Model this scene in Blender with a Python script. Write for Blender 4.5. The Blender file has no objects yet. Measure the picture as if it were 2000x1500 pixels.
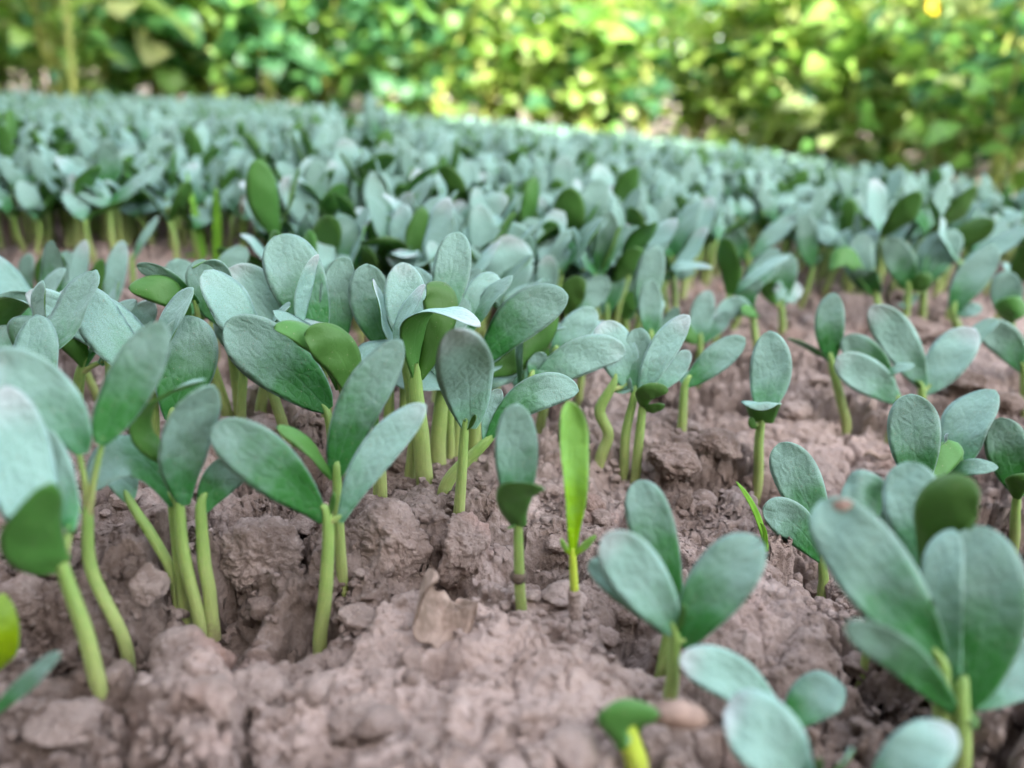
import bpy, math, random
import numpy as np
from mathutils import Vector

# ------------------------------------------------------------------ camera, sky, sun
sc = bpy.context.scene
COL = sc.collection
R = math.radians
CAM_H, PITCH, ROLL, FPX = 0.145, R(20.7), R(3.4), 1511.0
SUN_EL, SUN_AZ = R(35), R(168)          # azimuth measured from +Y towards +X: where the sun stands (behind the camera)
cd = bpy.data.cameras.new("camera")
cam = bpy.data.objects.new("camera", cd)
COL.objects.link(cam)
sc.camera = cam
cd.sensor_width = 36.0
cd.lens = 36.0 * FPX / 2000.0
cd.clip_start, cd.clip_end = 0.005, 500
fwd = np.array([0, math.cos(PITCH), -math.sin(PITCH)])
rt0 = np.array([1.0, 0, 0])
up0 = np.cross(rt0, fwd)
rt = rt0 * math.cos(ROLL) + up0 * math.sin(ROLL)
up = -rt0 * math.sin(ROLL) + up0 * math.cos(ROLL)
CAM = np.array([0, 0, CAM_H])
from mathutils import Matrix
cam.matrix_world = Matrix(((rt[0], up[0], -fwd[0], CAM[0]), (rt[1], up[1], -fwd[1], CAM[1]), (rt[2], up[2], -fwd[2], CAM[2]), (0, 0, 0, 1)))
cd.dof.use_dof = True
cd.dof.focus_distance = 0.266
cd.dof.aperture_fstop = cd.lens / 4.9
world = bpy.data.worlds.new("World")
sc.world = world
world.use_nodes = True
wn = world.node_tree
sky = wn.nodes.new("ShaderNodeTexSky")
sky.sky_type = 'NISHITA'
sky.sun_disc = False
sky.sun_elevation = SUN_EL
sky.sun_rotation = SUN_AZ
sky.dust_density = 3.0
sky.ozone_density = 1.0
bg = wn.nodes["Background"]
bg.inputs[1].default_value = 0.15
hs = wn.nodes.new("ShaderNodeHueSaturation")           # a hazy, whitish sky
hs.inputs["Saturation"].default_value = 0.45
wn.links.new(sky.outputs[0], hs.inputs["Color"])
wn.links.new(hs.outputs[0], bg.inputs[0])
sl = bpy.data.lights.new("sun", 'SUN')
sl.energy = 3.6
sl.angle = R(0.5)
sl.color = (1.0, 0.95, 0.84)
so = bpy.data.objects.new("sun", sl)
COL.objects.link(so)
SUNV = Vector((math.sin(SUN_AZ) * math.cos(SUN_EL), math.cos(SUN_AZ) * math.cos(SUN_EL), math.sin(SUN_EL)))
so.rotation_euler = SUNV.to_track_quat('Z', 'Y').to_euler()
so.location = SUNV * 20
sc.view_settings.view_transform = 'Standard'
sc.view_settings.look = 'None'
sc.view_settings.exposure = 3.12
sc.view_settings.gamma = 1.0
sc.render.engine = 'CYCLES'
sc.cycles.use_denoising = True
sc.cycles.max_bounces = 8
sc.cycles.transmission_bounces = 6
sc.cycles.diffuse_bounces = 5

# ------------------------------------------------------------------ maths helpers
def ray(px, py):
    return fwd + rt * ((px - 1000) / FPX) - up * ((py - 750) / FPX)

def on_z(px, py, z=0.0):
    d = ray(px, py)
    return CAM + d * ((z - CAM[2]) / d[2])

def on_y(px, py, y):
    d = ray(px, py)
    return CAM + d * ((y - CAM[1]) / d[1])

def nrm(v):
    return v / (np.linalg.norm(v) + 1e-12)

def h2(ix, iy, s=0):
    n = (ix.astype(np.int64) * 374761393 + iy.astype(np.int64) * 668265263 + s * 974634541) & 0x7fffffff
    n = ((n ^ (n >> 13)) * 1274126177) & 0x7fffffff
    n = ((n ^ (n >> 15)) * 1911520717) & 0x7fffffff
    return ((n ^ (n >> 16)) & 0xffff) / 65535.0

def vnoise(x, y, s=0):
    ix, iy = np.floor(x), np.floor(y)
    fx, fy = x - ix, y - iy
    fx = fx * fx * fx * (fx * (fx * 6 - 15) + 10)
    fy = fy * fy * fy * (fy * (fy * 6 - 15) + 10)
    a, b, c, d = h2(ix, iy, s), h2(ix + 1, iy, s), h2(ix, iy + 1, s), h2(ix + 1, iy + 1, s)
    return (a + (b - a) * fx) * (1 - fy) + (c + (d - c) * fx) * fy - 0.5

def fbm(x, y, s=0, o=4, g=0.5):
    r, a = 0, 1.0
    for k in range(o):
        c, sn = math.cos(k * 1.1), math.sin(k * 1.1)
        r = r + a * vnoise((x * c - y * sn) * 2 ** k + 17.3 * k, (x * sn + y * c) * 2 ** k, s + k)
        a *= g
    return r

def vnoise3(x, y, z, s=0):
    iz = np.floor(z)
    f = z - iz
    f = f * f * f * (f * (f * 6 - 15) + 10)
    return vnoise(x + iz * 37.17, y + iz * 91.31, s) * (1 - f) + vnoise(x + (iz + 1) * 37.17, y + (iz + 1) * 91.31, s) * f

def fbm3(x, y, z, s=0, o=4, g=0.5):
    r, a, k = 0, 1.0, 1.0
    for i in range(o):
        r = r + a * vnoise3(x * k + 5.1 * i, y * k, z * k + 3.3 * i, s + i)
        x, y, z = x * .8 - z * .6, y, x * .6 + z * .8
        a *= g
        k *= 2
    return r

def worley(x, y, s=0, full=False):
    ix, iy = np.floor(x), np.floor(y)
    f1 = np.full(x.shape, 9.0)
    f2 = np.full(x.shape, 9.0)
    idn = np.zeros(x.shape)
    ox, oy = np.zeros(x.shape), np.zeros(x.shape)
    for dx in (-1, 0, 1):
        for dy in (-1, 0, 1):
            cx, cy = ix + dx, iy + dy
            px, py = cx + h2(cx, cy, s), cy + h2(cx, cy, s + 7)
            d = np.sqrt((x - px) ** 2 + (y - py) ** 2)
            r = h2(cx, cy, s + 13)
            cl = d < f1
            f2 = np.where(cl, f1, np.minimum(f2, d))
            idn = np.where(cl, r, idn)
            if full:
                ox, oy = np.where(cl, x - px, ox), np.where(cl, y - py, oy)
            f1 = np.where(cl, d, f1)
    return (f1, f2, idn, ox, oy) if full else (f1, f2, idn)

def sstep(a, b, x):
    t = np.clip((x - a) / (b - a), 0, 1)
    return t * t * (3 - 2 * t)

# relief the photograph shows: (px, py, radius px, height m)
RELIEF = [(400, 1195, 75, -0.0364), (565, 1205, 60, -0.0328), (1062, 1120, 48, -0.0438), (1400, 925, 50, -0.0255), (1600, 1135, 40, -0.0181),
          (250, 1250, 50, -0.0219), (1245, 1250, 55, -0.0219), (1250, 935, 60, -0.0139), (60, 1240, 70, -0.0139), (860, 1135, 60, -0.0196), (835, 1370, 35, -0.0112),
          (760, 1080, 130, .007), (900, 1040, 110, .008), (965, 985, 60, .007), (480, 1090, 110, .008), (360, 1300, 120, .005), (500, 1370, 90, .004),
          (900, 1330, 230, .005), (1380, 890, 100, .006), (1790, 655, 110, .010), (1890, 760, 100, .009), (560, 850, 130, .010), (1150, 1330, 160, .004),
          (1440, 1200, 150, .006), (1500, 1020, 110, .005), (250, 1130, 80, .006), (80, 1180, 90, .004), (1080, 1000, 70, .004), (1560, 830, 90, .005),
          (430, 522, 70, -0.0138), (300, 524, 70, -0.0138), (160, 524, 70, -0.0138), (30, 526, 70, -0.0115), (1300, 950, 60, .005), (1850, 1300, 150, -0.0084)]
_rel = []
for px, py, rp, hh in RELIEF:
    p = on_z(px, py)
    dep = float(np.dot(p - CAM, fwd))
    rx = rp / FPX * dep
    _rel.append((p[0], p[1], rx, rx * 1.35, hh))

SLABS = []
for px, py, rp, hh in ((880, 1400, 300, .006), (1190, 1480, 260, .004), (1450, 1240, 190, .005), (1840, 760, 150, .003), (1560, 900, 130, .002)):
    p = on_z(px, py)
    SLABS.append((p[0], p[1], rp / FPX * float(np.dot(p - CAM, fwd)), hh))

def slab(wx, wy):
    m = 0.0
    for ax, ay, r_, hh in SLABS:
        m = np.maximum(m, 1 - sstep(.75, 1.0, np.hypot(wx - ax, (wy - ay) * .85) / r_))
    return m

def hgt(x, y):
    x = np.asarray(x, float)
    y = np.asarray(y, float)
    wx = x + 0.012 * fbm(x * 45, y * 45, 3, 3)
    wy = y + 0.012 * fbm(x * 45, y * 45, 9, 3)
    h = 0.020 * fbm(x * 7, y * 7, 21, 3)
    m = sstep(-0.25, 0.15, fbm(x * 12, y * 12, 33, 2))          # where the crust is broken
    sb = slab(x + 0.02 * fbm(x * 35, y * 35, 13, 3), y + 0.02 * fbm(x * 35, y * 35, 19, 3))
    m = m * (1 - .8 * sb)
    h = h + .005 * sb
    # big tilted blocks parted by open cracks
    f1, f2, ib, ox, oy = worley(wx * 17 + .4, wy * 17, 31, True)
    t1, t2 = (ib * 91.7) % 1 - .5, (ib * 57.3) % 1 - .5
    k1 = .35 + .65 * m
    h = h + k1 * ((ib - .5) * .008 + (t1 * ox + t2 * oy) * .020 - .016 * (1 - sstep(0, .10, f2 - f1)) * sstep(-.25, .1, fbm(x * 9, y * 9, 55, 2)))
    f1, f2, i1 = worley(wx * 30, wy * 30, 1)
    e = f2 - f1
    h = h + m * ((i1 - 0.5) * 0.017 - 0.016 * (1 - sstep(0.0, 0.17, e)) + 0.006 * (0.5 - f1))
    h = h - (1 - m) * 0.0025 * (1 - sstep(0.0, 0.06, e)) * sstep(0, .2, fbm(x * 20, y * 20, 71, 2))
    f1, f2, i2 = worley(wx * 78 + 3 + 1.1 * fbm(x * 200, y * 200, 61, 2), wy * 78 + 1.1 * fbm(x * 200, y * 200, 63, 2), 2)
    h = h + (0.2 + 0.8 * m) * ((i2 - 0.5) * 0.0050 - 0.0036 * (1 - sstep(0.0, 0.3, f2 - f1)) + 0.0022 * (.5 - f1))
    f1, f2, i3 = worley(wx * 230, wy * 230 + 5, 5)
    h = h + (0.45 + 0.55 * m) * ((i3 - 0.5) * 0.0012 + 0.0016 * (0.6 - f1))
    n = fbm(x * 150, y * 150, 41, 5, 0.62)
    h = h + 0.0036 * n * (0.45 + 0.8 * m)
    h = h + 0.0060 * (0.2 - np.abs(fbm(x * 52, y * 52, 51, 3)))
    far = sstep(1.5, 4.0, np.hypot(x, y))
    for ax, ay, rx, ry, hh in _rel:
        q = ((wx - ax) / rx) ** 2 + ((wy - ay) / ry) ** 2
        h = h + hh * np.exp(-np.minimum(q * q * 0.45 + q * 0.6, 40)) * (.8 if hh < 0 else 1)
    side = 1.0 + 0.35 * np.tanh(-x * 3)                          # the bed climbs beyond the front, more on the left
    rise = 0.021 * sstep(0.34, 0.56, y) + 0.013 * np.clip(y - 0.5, 0, 1.4)
    return h * (1 - far) + rise * side

def hz(x, y):
    return float(hgt(np.array([x]), np.array([y]))[0])

def ground_at(px, py):
    z = 0.0
    for k in range(14):
        p = on_z(px, py, z)
        z = z * 0.5 + 0.5 * hz(p[0], p[1])
    return on_z(px, py, z)

# ------------------------------------------------------------------ materials
def mat(name):
    m = bpy.data.materials.new(name)
    m.use_nodes = True
    nt = m.node_tree
    for n in list(nt.nodes):
        nt.nodes.remove(n)
    out = nt.nodes.new("ShaderNodeOutputMaterial")
    return m, nt, out

class NB:
    def __init__(s, nt):
        s.nt = nt
    def n(s, t, **kw):
        o = s.nt.nodes.new("ShaderNode" + t)
        for k, v in kw.items():
            setattr(o, k, v)
        return o
    def put(s, sock, v):
        if hasattr(v, "is_linked") or isinstance(v, bpy.types.NodeSocket):
            s.nt.links.new(v, sock)
        elif isinstance(v, (tuple, list)) and len(v) == 3 and sock.type == 'RGBA':
            sock.default_value = (*v, 1)
        else:
            sock.default_value = v
    def math(s, op, a, b=0.0, clamp=False):
        o = s.n("Math", operation=op, use_clamp=clamp)
        s.put(o.inputs[0], a)
        s.put(o.inputs[1], b)
        return o.outputs[0]
    def mix(s, f, a, b, mode='MIX'):
        o = s.n("Mix", data_type='RGBA', blend_type=mode)
        s.put(o.inputs[0], f)
        s.put(o.inputs[6], a)
        s.put(o.inputs[7], b)
        return o.outputs[2]
    def noise(s, vec, scale, detail=4, rough=0.55, dist=0.0):
        o = s.n("TexNoise")
        if vec is not None:
            s.put(o.inputs["Vector"], vec)
        o.inputs["Scale"].default_value = scale
        o.inputs["Detail"].default_value = detail
        o.inputs["Roughness"].default_value = rough
        o.inputs["Distortion"].default_value = dist
        return o
    def ramp(s, f, lo, hi, a=0.0, b=1.0):
        o = s.n("MapRange", interpolation_type='SMOOTHSTEP')
        s.put(o.inputs[0], f)
        for k, v in zip((1, 2, 3, 4), (lo, hi, a, b)):
            o.inputs[k].default_value = v
        return o.outputs[0]
    def bump(s, h, strength, dist, nrm=None):
        o = s.n("Bump")
        o.inputs["Strength"].default_value = strength
        o.inputs["Distance"].default_value = dist
        s.put(o.inputs["Height"], h)
        if nrm is not None:
            s.put(o.inputs["Normal"], nrm)
        return o.outputs[0]

def leaf_shader(name, base, bloom, veinc, trans, tcol, rough, bloom_lo, bump_d=0.0005, veins=True, spec=0.3, tip=0.0):
    m, nt, out = mat(name)
    b = NB(nt)
    uv = b.n("UVMap", uv_map="metric").outputs[0]
    al = b.n("UVMap", uv_map="along").outputs[0]
    sep = b.n("SeparateXYZ")
    b.put(sep.inputs[0], al)
    u, v = sep.outputs[0], sep.outputs[1]
    oi = b.n("ObjectInfo").outputs["Random"]
    wob = b.noise(uv, 2.2, 3)
    mp = b.n("VectorMath", operation='ADD')
    sc_ = b.n("VectorMath", operation='SCALE')
    b.put(sc_.inputs[0], wob.outputs["Color"])
    sc_.inputs["Scale"].default_value = 0.35
    b.put(mp.inputs[0], uv)
    b.put(mp.inputs[1], sc_.outputs[0])
    sq = b.n("Mapping")
    b.put(sq.inputs[0], mp.outputs[0])
    sq.inputs["Scale"].default_value = (1.0, 0.62, 1)
    vo = b.n("TexVoronoi", feature='DISTANCE_TO_EDGE', voronoi_dimensions='2D')
    b.put(vo.inputs["Vector"], sq.outputs[0])
    vo.inputs["Scale"].default_value = 3.4
    vo2 = b.n("TexVoronoi", feature='DISTANCE_TO_EDGE', voronoi_dimensions='2D')
    b.put(vo2.inputs["Vector"], sq.outputs[0])
    vo2.inputs["Scale"].default_value = 9.0
    vein = b.ramp(vo.outputs["Distance"], 0.0, 0.10, 1.0, 0.0)
    vein2 = b.ramp(vo2.outputs["Distance"], 0.0, 0.12, 1.0, 0.0)
    rib = b.ramp(b.math('ABSOLUTE', v), 0.015, 0.07, 1.0, 0.0)
    rib = b.math('MULTIPLY', rib, b.ramp(u, 0.35, 0.9, 1.0, 0.0))
    allv = b.math('MAXIMUM', b.math('MULTIPLY', vein, 0.8), rib)
    allv = b.math('MAXIMUM', allv, b.math('MULTIPLY', vein2, 0.45))
    sp = b.noise(uv, 26, 3, 0.7)
    blot = b.noise(uv, 1.6, 4, 0.6)
    f = b.math('ADD', b.math('MULTIPLY', b.ramp(u, 0.0, 0.95), 0.80), b.math('MULTIPLY', blot.outputs[0], 0.75))
    f = b.math('ADD', f, b.math('MULTIPLY', oi, 0.60))
    f = b.ramp(f, bloom_lo, bloom_lo + 0.75)
    f = b.math('MULTIPLY', f, b.ramp(sp.outputs[0], 0.28, 0.62, 0.45, 1.05))
    c = b.mix(f, base, bloom)
    if veins:
        c = b.mix(b.math('MULTIPLY', allv, 0.16), c, veinc)
        tipf = b.math('MULTIPLY', b.ramp(u, 0.70, 1.0), b.ramp(b.math('ADD', oi, b.math('MULTIPLY', blot.outputs[0], 0.6)), 0.75, 1.25))
        c = b.mix(b.math('MULTIPLY', tipf, tip), c, (0.40, 0.37, 0.41))
    dk = b.ramp(sp.outputs[0], 0.22, 0.40, 0.22, 0.0)
    c = b.mix(dk, c, tuple(x * 0.45 for x in base))
    fl = b.n("TexVoronoi", feature='F1', voronoi_dimensions='2D')      # flecks of dust and soil
    b.put(fl.inputs["Vector"], uv)
    fl.inputs["Scale"].default_value = 5.5
    fleck = b.math('MULTIPLY', b.ramp(fl.outputs["Distance"], 0.07, 0.12, 1.0, 0.0), b.ramp(b.n("SeparateColor").outputs[0], 0, 1))
    sepc = fleck.node.inputs[1].links[0].from_node.inputs[0].links[0].from_node
    b.put(sepc.inputs[0], fl.outputs["Color"])
    rr_ = fleck.node.inputs[1].links[0].from_node
    rr_.inputs[1].default_value, rr_.inputs[2].default_value = 0.80, 0.84
    c = b.mix(b.math('MULTIPLY', fleck, 0.55), c, (0.30, 0.23, 0.18))
    c = b.mix(b.ramp(b.math('ABSOLUTE', v), 0.90, 0.99, 0, 0.75), c, tuple(min(1, x * 1.15 + .06) for x in bloom))
    hsv = b.n("HueSaturation")
    b.put(hsv.inputs["Color"], c)
    hsv.inputs["Saturation"].default_value = 1.14
    b.put(hsv.inputs["Hue"], b.math('ADD', 0.488, b.math('MULTIPLY', oi, 0.022)))
    b.put(hsv.inputs["Value"], b.math('ADD', 0.68, b.math('MULTIPLY', oi, 0.48)))
    c = hsv.outputs[0]
    p = b.n("BsdfPrincipled")
    b.put(p.inputs["Base Color"], c)
    p.inputs["Roughness"].default_value = rough
    p.inputs["Specular IOR Level"].default_value = spec
    hgt_ = b.math('SUBTRACT', b.math('MULTIPLY', b.ramp(vo.outputs['Distance'], 0.0, 0.32), 0.55), b.math('MULTIPLY', rib, 0.35))
    hgt_ = b.math('ADD', hgt_, b.math('MULTIPLY', sp.outputs[0], 0.35))
    hgt_ = b.math('ADD', hgt_, b.math('MULTIPLY', b.noise(uv, 4.2, 3).outputs[0], 1.5))
    bn = b.bump(hgt_, 0.36, bump_d)
    b.put(p.inputs["Normal"], bn)
    t = b.n("BsdfTranslucent")
    t.inputs[0].default_value = (*tcol, 1)
    mx = b.n("MixShader")
    mx.inputs[0].default_value = trans
    b.put(mx.inputs[1], p.outputs[0])
    b.put(mx.inputs[2], t.outputs[0])
    b.put(out.inputs[0], mx.outputs[0])
    return m

M_TOP = leaf_shader("leaf_upper", (0.036, 0.155, 0.045), (0.235, 0.355, 0.325), (0.25, 0.39, 0.31), 0.14, (0.25, 0.5, 0.12), 0.60, 0.52, 0.0008, True, 0.3, 0.5)
M_UND = leaf_shader("leaf_under", (0.036, 0.112, 0.020), (0.070, 0.155, 0.048), (0.085, 0.18, 0.06), 0.15, (0.25, 0.55, 0.07), 0.50, 0.3, 0.0002)
M_YTOP = leaf_shader("leaf_fresh", (0.22, 0.36, 0.030), (0.19, 0.34, 0.12), (0.28, 0.42, 0.08), 0.2, (0.4, 0.6, 0.08), 0.5, 0.75, 0.0006, True)

def stem_shader(name, lo, hi):
    m, nt, out = mat(name)
    b = NB(nt)
    al = b.n("UVMap", uv_map="along").outputs[0]
    sep = b.n("SeparateXYZ")
    b.put(sep.inputs[0], al)
    uv = b.n("UVMap", uv_map="metric").outputs[0]
    n = b.noise(uv, 6, 4)
    mpg = b.n("Mapping")
    b.put(mpg.inputs[0], uv)
    mpg.inputs["Scale"].default_value = (9, 0.6, 1)
    st = b.noise(mpg.outputs[0], 3, 3)
    f = b.math('ADD', sep.outputs[0], b.math('MULTIPLY', b.math('SUBTRACT', n.outputs[0], 0.5), 0.5))
    c = b.mix(b.ramp(f, 0.1, 0.95), lo, hi)
    c = b.mix(b.ramp(st.outputs[0], 0.4, 0.7, 0, 0.35), c, (0.34, 0.40, 0.13))
    c = b.mix(b.ramp(f, -0.02, 0.22, 0.55, 0.0), c, (0.17, 0.12, 0.07))
    p = b.n("BsdfPrincipled")
    b.put(p.inputs["Base Color"], c)
    p.inputs["Roughness"].default_value = 0.55
    p.inputs["Subsurface Weight"].default_value = 0.4
    p.inputs["Subsurface Radius"].default_value = (0.002, 0.003, 0.001)
    b.put(p.inputs["Normal"], b.bump(b.math('ADD', st.outputs[0], n.outputs[0]), 0.4, 0.0004))
    b.put(out.inputs[0], p.outputs[0])
    return m

M_STEM = stem_shader("stem_green", (0.25, 0.29, 0.10), (0.15, 0.27, 0.06))
M_YSTEM = stem_shader("stem_fresh", (0.33, 0.36, 0.06), (0.36, 0.48, 0.03))

def soil_shader(name, lift=0.0, dry=False):
    m, nt, out = mat(name)
    b = NB(nt)
    pos = b.n("NewGeometry").outputs["Position"]
    a = b.noise(pos, 9, 5, 0.6)
    d = b.noise(pos, 55, 6, 0.62)
    g = b.noise(pos, 420, 5, 0.7)
    k = b.noise(pos, 1500, 3, 0.7)
    c = b.mix(b.ramp(a.outputs[0], 0.36, 0.64), (0.125, 0.089, 0.072), (0.330, 0.252, 0.220))
    c = b.mix(b.ramp(d.outputs[0], 0.42, 0.70, 0, 0.55), c, (0.40, 0.325, 0.295))
    c = b.mix(b.ramp(d.outputs[0], 0.44, 0.26, 0, 0.75), c, (0.115, 0.078, 0.060))
    c = b.mix(b.ramp(g.outputs[0], 0.5, 0.75, 0, 0.5), c, (0.43, 0.36, 0.32))
    c = b.mix(b.ramp(g.outputs[0], 0.45, 0.25, 0, 0.6), c, (0.12, 0.085, 0.068))
    c = b.mix(b.ramp(k.outputs[0], 0.66, 0.78, 0, 0.7), c, (0.62, 0.56, 0.53))
    rd = b.noise(pos, 22, 3)
    c = b.mix(b.ramp(rd.outputs[0], 0.55, 0.75, 0, 0.35), c, (0.30, 0.155, 0.115))
    if dry:
        at = b.n('Attribute', attribute_name='dry').outputs['Fac']
        at = b.math('MULTIPLY', at, b.ramp(d.outputs[0], 0.30, 0.62, 0.45, 1.0))
        c = b.mix(b.math('MULTIPLY', at, 0.75), c, (0.44, 0.340, 0.300))
        dm = b.n('Attribute', attribute_name='dark_soil').outputs['Fac']
        c = b.mix(b.math('MULTIPLY', dm, b.ramp(d.outputs[0], 0.25, 0.6, 0.85, 0.45)), c, (0.095, 0.068, 0.054))  # blends in the darker brown patches
    if lift:
        c = b.mix(lift, c, (0.45, 0.36, 0.32))
    p = b.n("BsdfPrincipled")
    b.put(p.inputs["Base Color"], c)
    p.inputs["Roughness"].default_value = 0.95
    p.inputs["Specular IOR Level"].default_value = 0.15
    bn = b.bump(g.outputs[0], 0.9, 0.0021)
    bn = b.bump(k.outputs[0], 0.7, 0.0005, bn)
    b.put(p.inputs["Normal"], bn)
    b.put(out.inputs[0], p.outputs[0])
    return m

M_SOIL = soil_shader("dry_soil")
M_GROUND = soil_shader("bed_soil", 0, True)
M_CRUST = soil_shader("pale_crust", 0.25)

def plain(name, c1, c2, scale=120, rough=0.8, trans=0.0, tcol=(0.3, 0.4, 0.1), bump_d=0.0005, obj_var=0.0):
    m, nt, out = mat(name)
    b = NB(nt)
    pos = b.n("TexCoord").outputs["Object"]
    n = b.noise(pos, scale, 4, 0.6)
    c = b.mix(b.ramp(n.outputs[0], 0.35, 0.65), c1, c2)
    if obj_var:
        oi = b.n("ObjectInfo").outputs["Random"]
        hsv = b.n("HueSaturation")
        b.put(hsv.inputs["Color"], c)
        b.put(hsv.inputs["Hue"], b.math('ADD', 0.5 - obj_var * 0.5, b.math('MULTIPLY', oi, obj_var)))
        c = hsv.outputs[0]
    p = b.n("BsdfPrincipled")
    b.put(p.inputs["Base Color"], c)
    p.inputs["Roughness"].default_value = rough
    b.put(p.inputs["Normal"], b.bump(n.outputs[0], 0.5, bump_d))
    if trans:
        t = b.n("BsdfTranslucent")
        t.inputs[0].default_value = (*tcol, 1)
        mx = b.n("MixShader")
        mx.inputs[0].default_value = trans
        b.put(mx.inputs[1], p.outputs[0])
        b.put(mx.inputs[2], t.outputs[0])
        b.put(out.inputs[0], mx.outputs[0])
    else:
        b.put(out.inputs[0], p.outputs[0])
    return m

M_GRASS = plain("grass_blade", (0.12, 0.30, 0.02), (0.17, 0.38, 0.03), 200, 0.5, 0.25, (0.25, 0.6, 0.04), 0.0002)
M_DRY = plain("dry_leaf", (0.15, 0.105, 0.078), (0.33, 0.245, 0.20), 160, 0.85, 0.1, (0.4, 0.25, 0.12))
M_HUSK = plain("seed_husk", (0.15, 0.095, 0.070), (0.27, 0.185, 0.145), 200, 0.7)
M_DARK = plain("withered", (0.035, 0.025, 0.018), (0.09, 0.065, 0.045), 300, 0.9)

# ------------------------------------------------------------------ objects
def link(name, mesh, parent=None, loc=None):
    o = bpy.data.objects.new(name, mesh)
    COL.objects.link(o)
    if parent is not None:
        o.parent = parent
    if loc is not None:
        o.location = loc
    return o

def tag(o, label=None, cat=None, group=None, kind=None):
    for k, v in (("label", label), ("category", cat), ("group", group), ("kind", kind)):
        if v:
            o[k] = v
    return o

def mk_mesh(name, V, F, mats, mi=None, uvs=None, smooth=True):
    me = bpy.data.meshes.new(name)
    V = np.asarray(V, np.float32)
    F = np.asarray(F, np.int32)
    me.vertices.add(len(V))
    me.vertices.foreach_set("co", V.ravel())
    n, k = F.shape
    me.loops.add(n * k)
    me.loops.foreach_set("vertex_index", F.ravel())
    me.polygons.add(n)
    me.polygons.foreach_set("loop_start", np.arange(0, n * k, k, dtype=np.int32))
    me.polygons.foreach_set("loop_total", np.full(n, k, np.int32))
    for m in mats:
        me.materials.append(m)
    if mi is not None:
        me.polygons.foreach_set("material_index", np.asarray(mi, np.int32))
    me.polygons.foreach_set("use_smooth", np.full(n, smooth, bool))
    if uvs:
        for nm, uv in uvs.items():
            l = me.uv_layers.new(name=nm)
            l.data.foreach_set("uv", np.asarray(uv, np.float32)[F.ravel()].ravel())
    me.update(calc_edges=True)
    return me

def grid_faces(nu, nv, idx):
    a = idx[:-1, :-1].ravel()
    b = idx[1:, :-1].ravel()
    c = idx[1:, 1:].ravel()
    d = idx[:-1, 1:].ravel()
    return np.stack([a, d, c, b], 1)

def leaf_geo(A, M, T, W, s, seed, nu=20, nv=9, cup=0.16, thick=0.0006, taper=0.57, notch=0.0, wav=1.0, base=0.22):
    """a thick two-faced blade along the curve A-M-T; returns verts, quads, material index, uv maps"""
    rs = np.random.RandomState(seed)
    C = 2 * M - (A + T) / 2
    k = np.linspace(0, 1, nu)
    u = 0.5 * k + 0.5 * (1 - (1 - k) ** 1.9)
    u = u[:, None]
    P = (1 - u) ** 2 * A + 2 * u * (1 - u) * C + u ** 2 * T
    D = 2 * (1 - u) * (C - A) + 2 * u * (T - C)
    D = D / (np.linalg.norm(D, axis=1, keepdims=True) + 1e-9)
    S = s[None] - D * (D @ s)[:, None]
    S = S / (np.linalg.norm(S, axis=1, keepdims=True) + 1e-9)
    N = np.cross(S, D)
    u1 = u[:, 0]
    w = base + (1 - base) * np.sin(np.pi / 2 * np.clip(u1 / taper, 0, 1)) ** rs.uniform(.72, 1.0)
    te = np.clip((u1 - taper) / (1 - taper), 0, 1)
    w = w * np.maximum(1 - te ** 2.2, 0.0) ** 0.56
    w[-1] = 0.05
    w = w * W / 2 * 0.86
    L = np.concatenate([[0], np.cumsum(np.linalg.norm(np.diff(P, axis=0), axis=1))])
    v = np.linspace(-1, 1, nv)
    v = np.sign(v) * np.abs(v) ** 0.85
    vv = v[None, :]
    ph = rs.rand(4) * 6.28
    asym = 1 + 0.06 * np.sin(u * 3 + ph[3]) * vv
    off = (cup * w[:, None] * (vv ** 2 - 0.3))
    und = wav * 0.035 * W * (np.sin(u * 9 + ph[0] + vv * 2) * vv + 0.5 * np.sin(u * 15 + ph[1] - vv * 3))
    off = off + und * np.minimum(1, w[:, None] / (W * 0.3))
    mid = P[:, None, :] + S[:, None, :] * (vv * asym * w[:, None])[..., None] + N[:, None, :] * off[..., None]
    if notch:
        kk = np.exp(-((vv - 0.15) / 0.3) ** 2) * np.clip((u - 0.62) / 0.38, 0, 1) * notch * L[-1]
        mid = mid - D[:, None, :] * kk[..., None]
    th = (thick / 2) * np.sqrt(np.maximum(1 - np.abs(vv) ** 3, 0)) * (1 + 1.2 * np.exp(-u * 9)) * np.ones((nu, 1))
    up_ = mid + N[:, None, :] * th[..., None]
    lo_ = mid - N[:, None, :] * th[..., None]
    idx = np.arange(nu * nv).reshape(nu, nv)
    idl = idx + nu * nv
    idl[:, 0], idl[:, -1], idl[-1, :] = idx[:, 0], idx[:, -1], idx[-1, :]
    F = np.concatenate([grid_faces(nu, nv, idx), grid_faces(nu, nv, idl)[:, ::-1]])
    mi = np.concatenate([np.zeros((nu - 1) * (nv - 1), int), np.ones((nu - 1) * (nv - 1), int)])
    ou = rs.rand(2) * 40
    met = np.stack([(vv * w[:, None]) * 100 + ou[0], (L[:, None] + 0 * vv) * 100 + ou[1]], -1).reshape(-1, 2)
    alo = np.stack([u + 0 * vv, vv + 0 * u], -1).reshape(-1, 2)
    V = np.concatenate([up_.reshape(-1, 3), lo_.reshape(-1, 3)])
    return V, F, mi, {"metric": np.concatenate([met, met]), "along": np.concatenate([alo, alo])}

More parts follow.
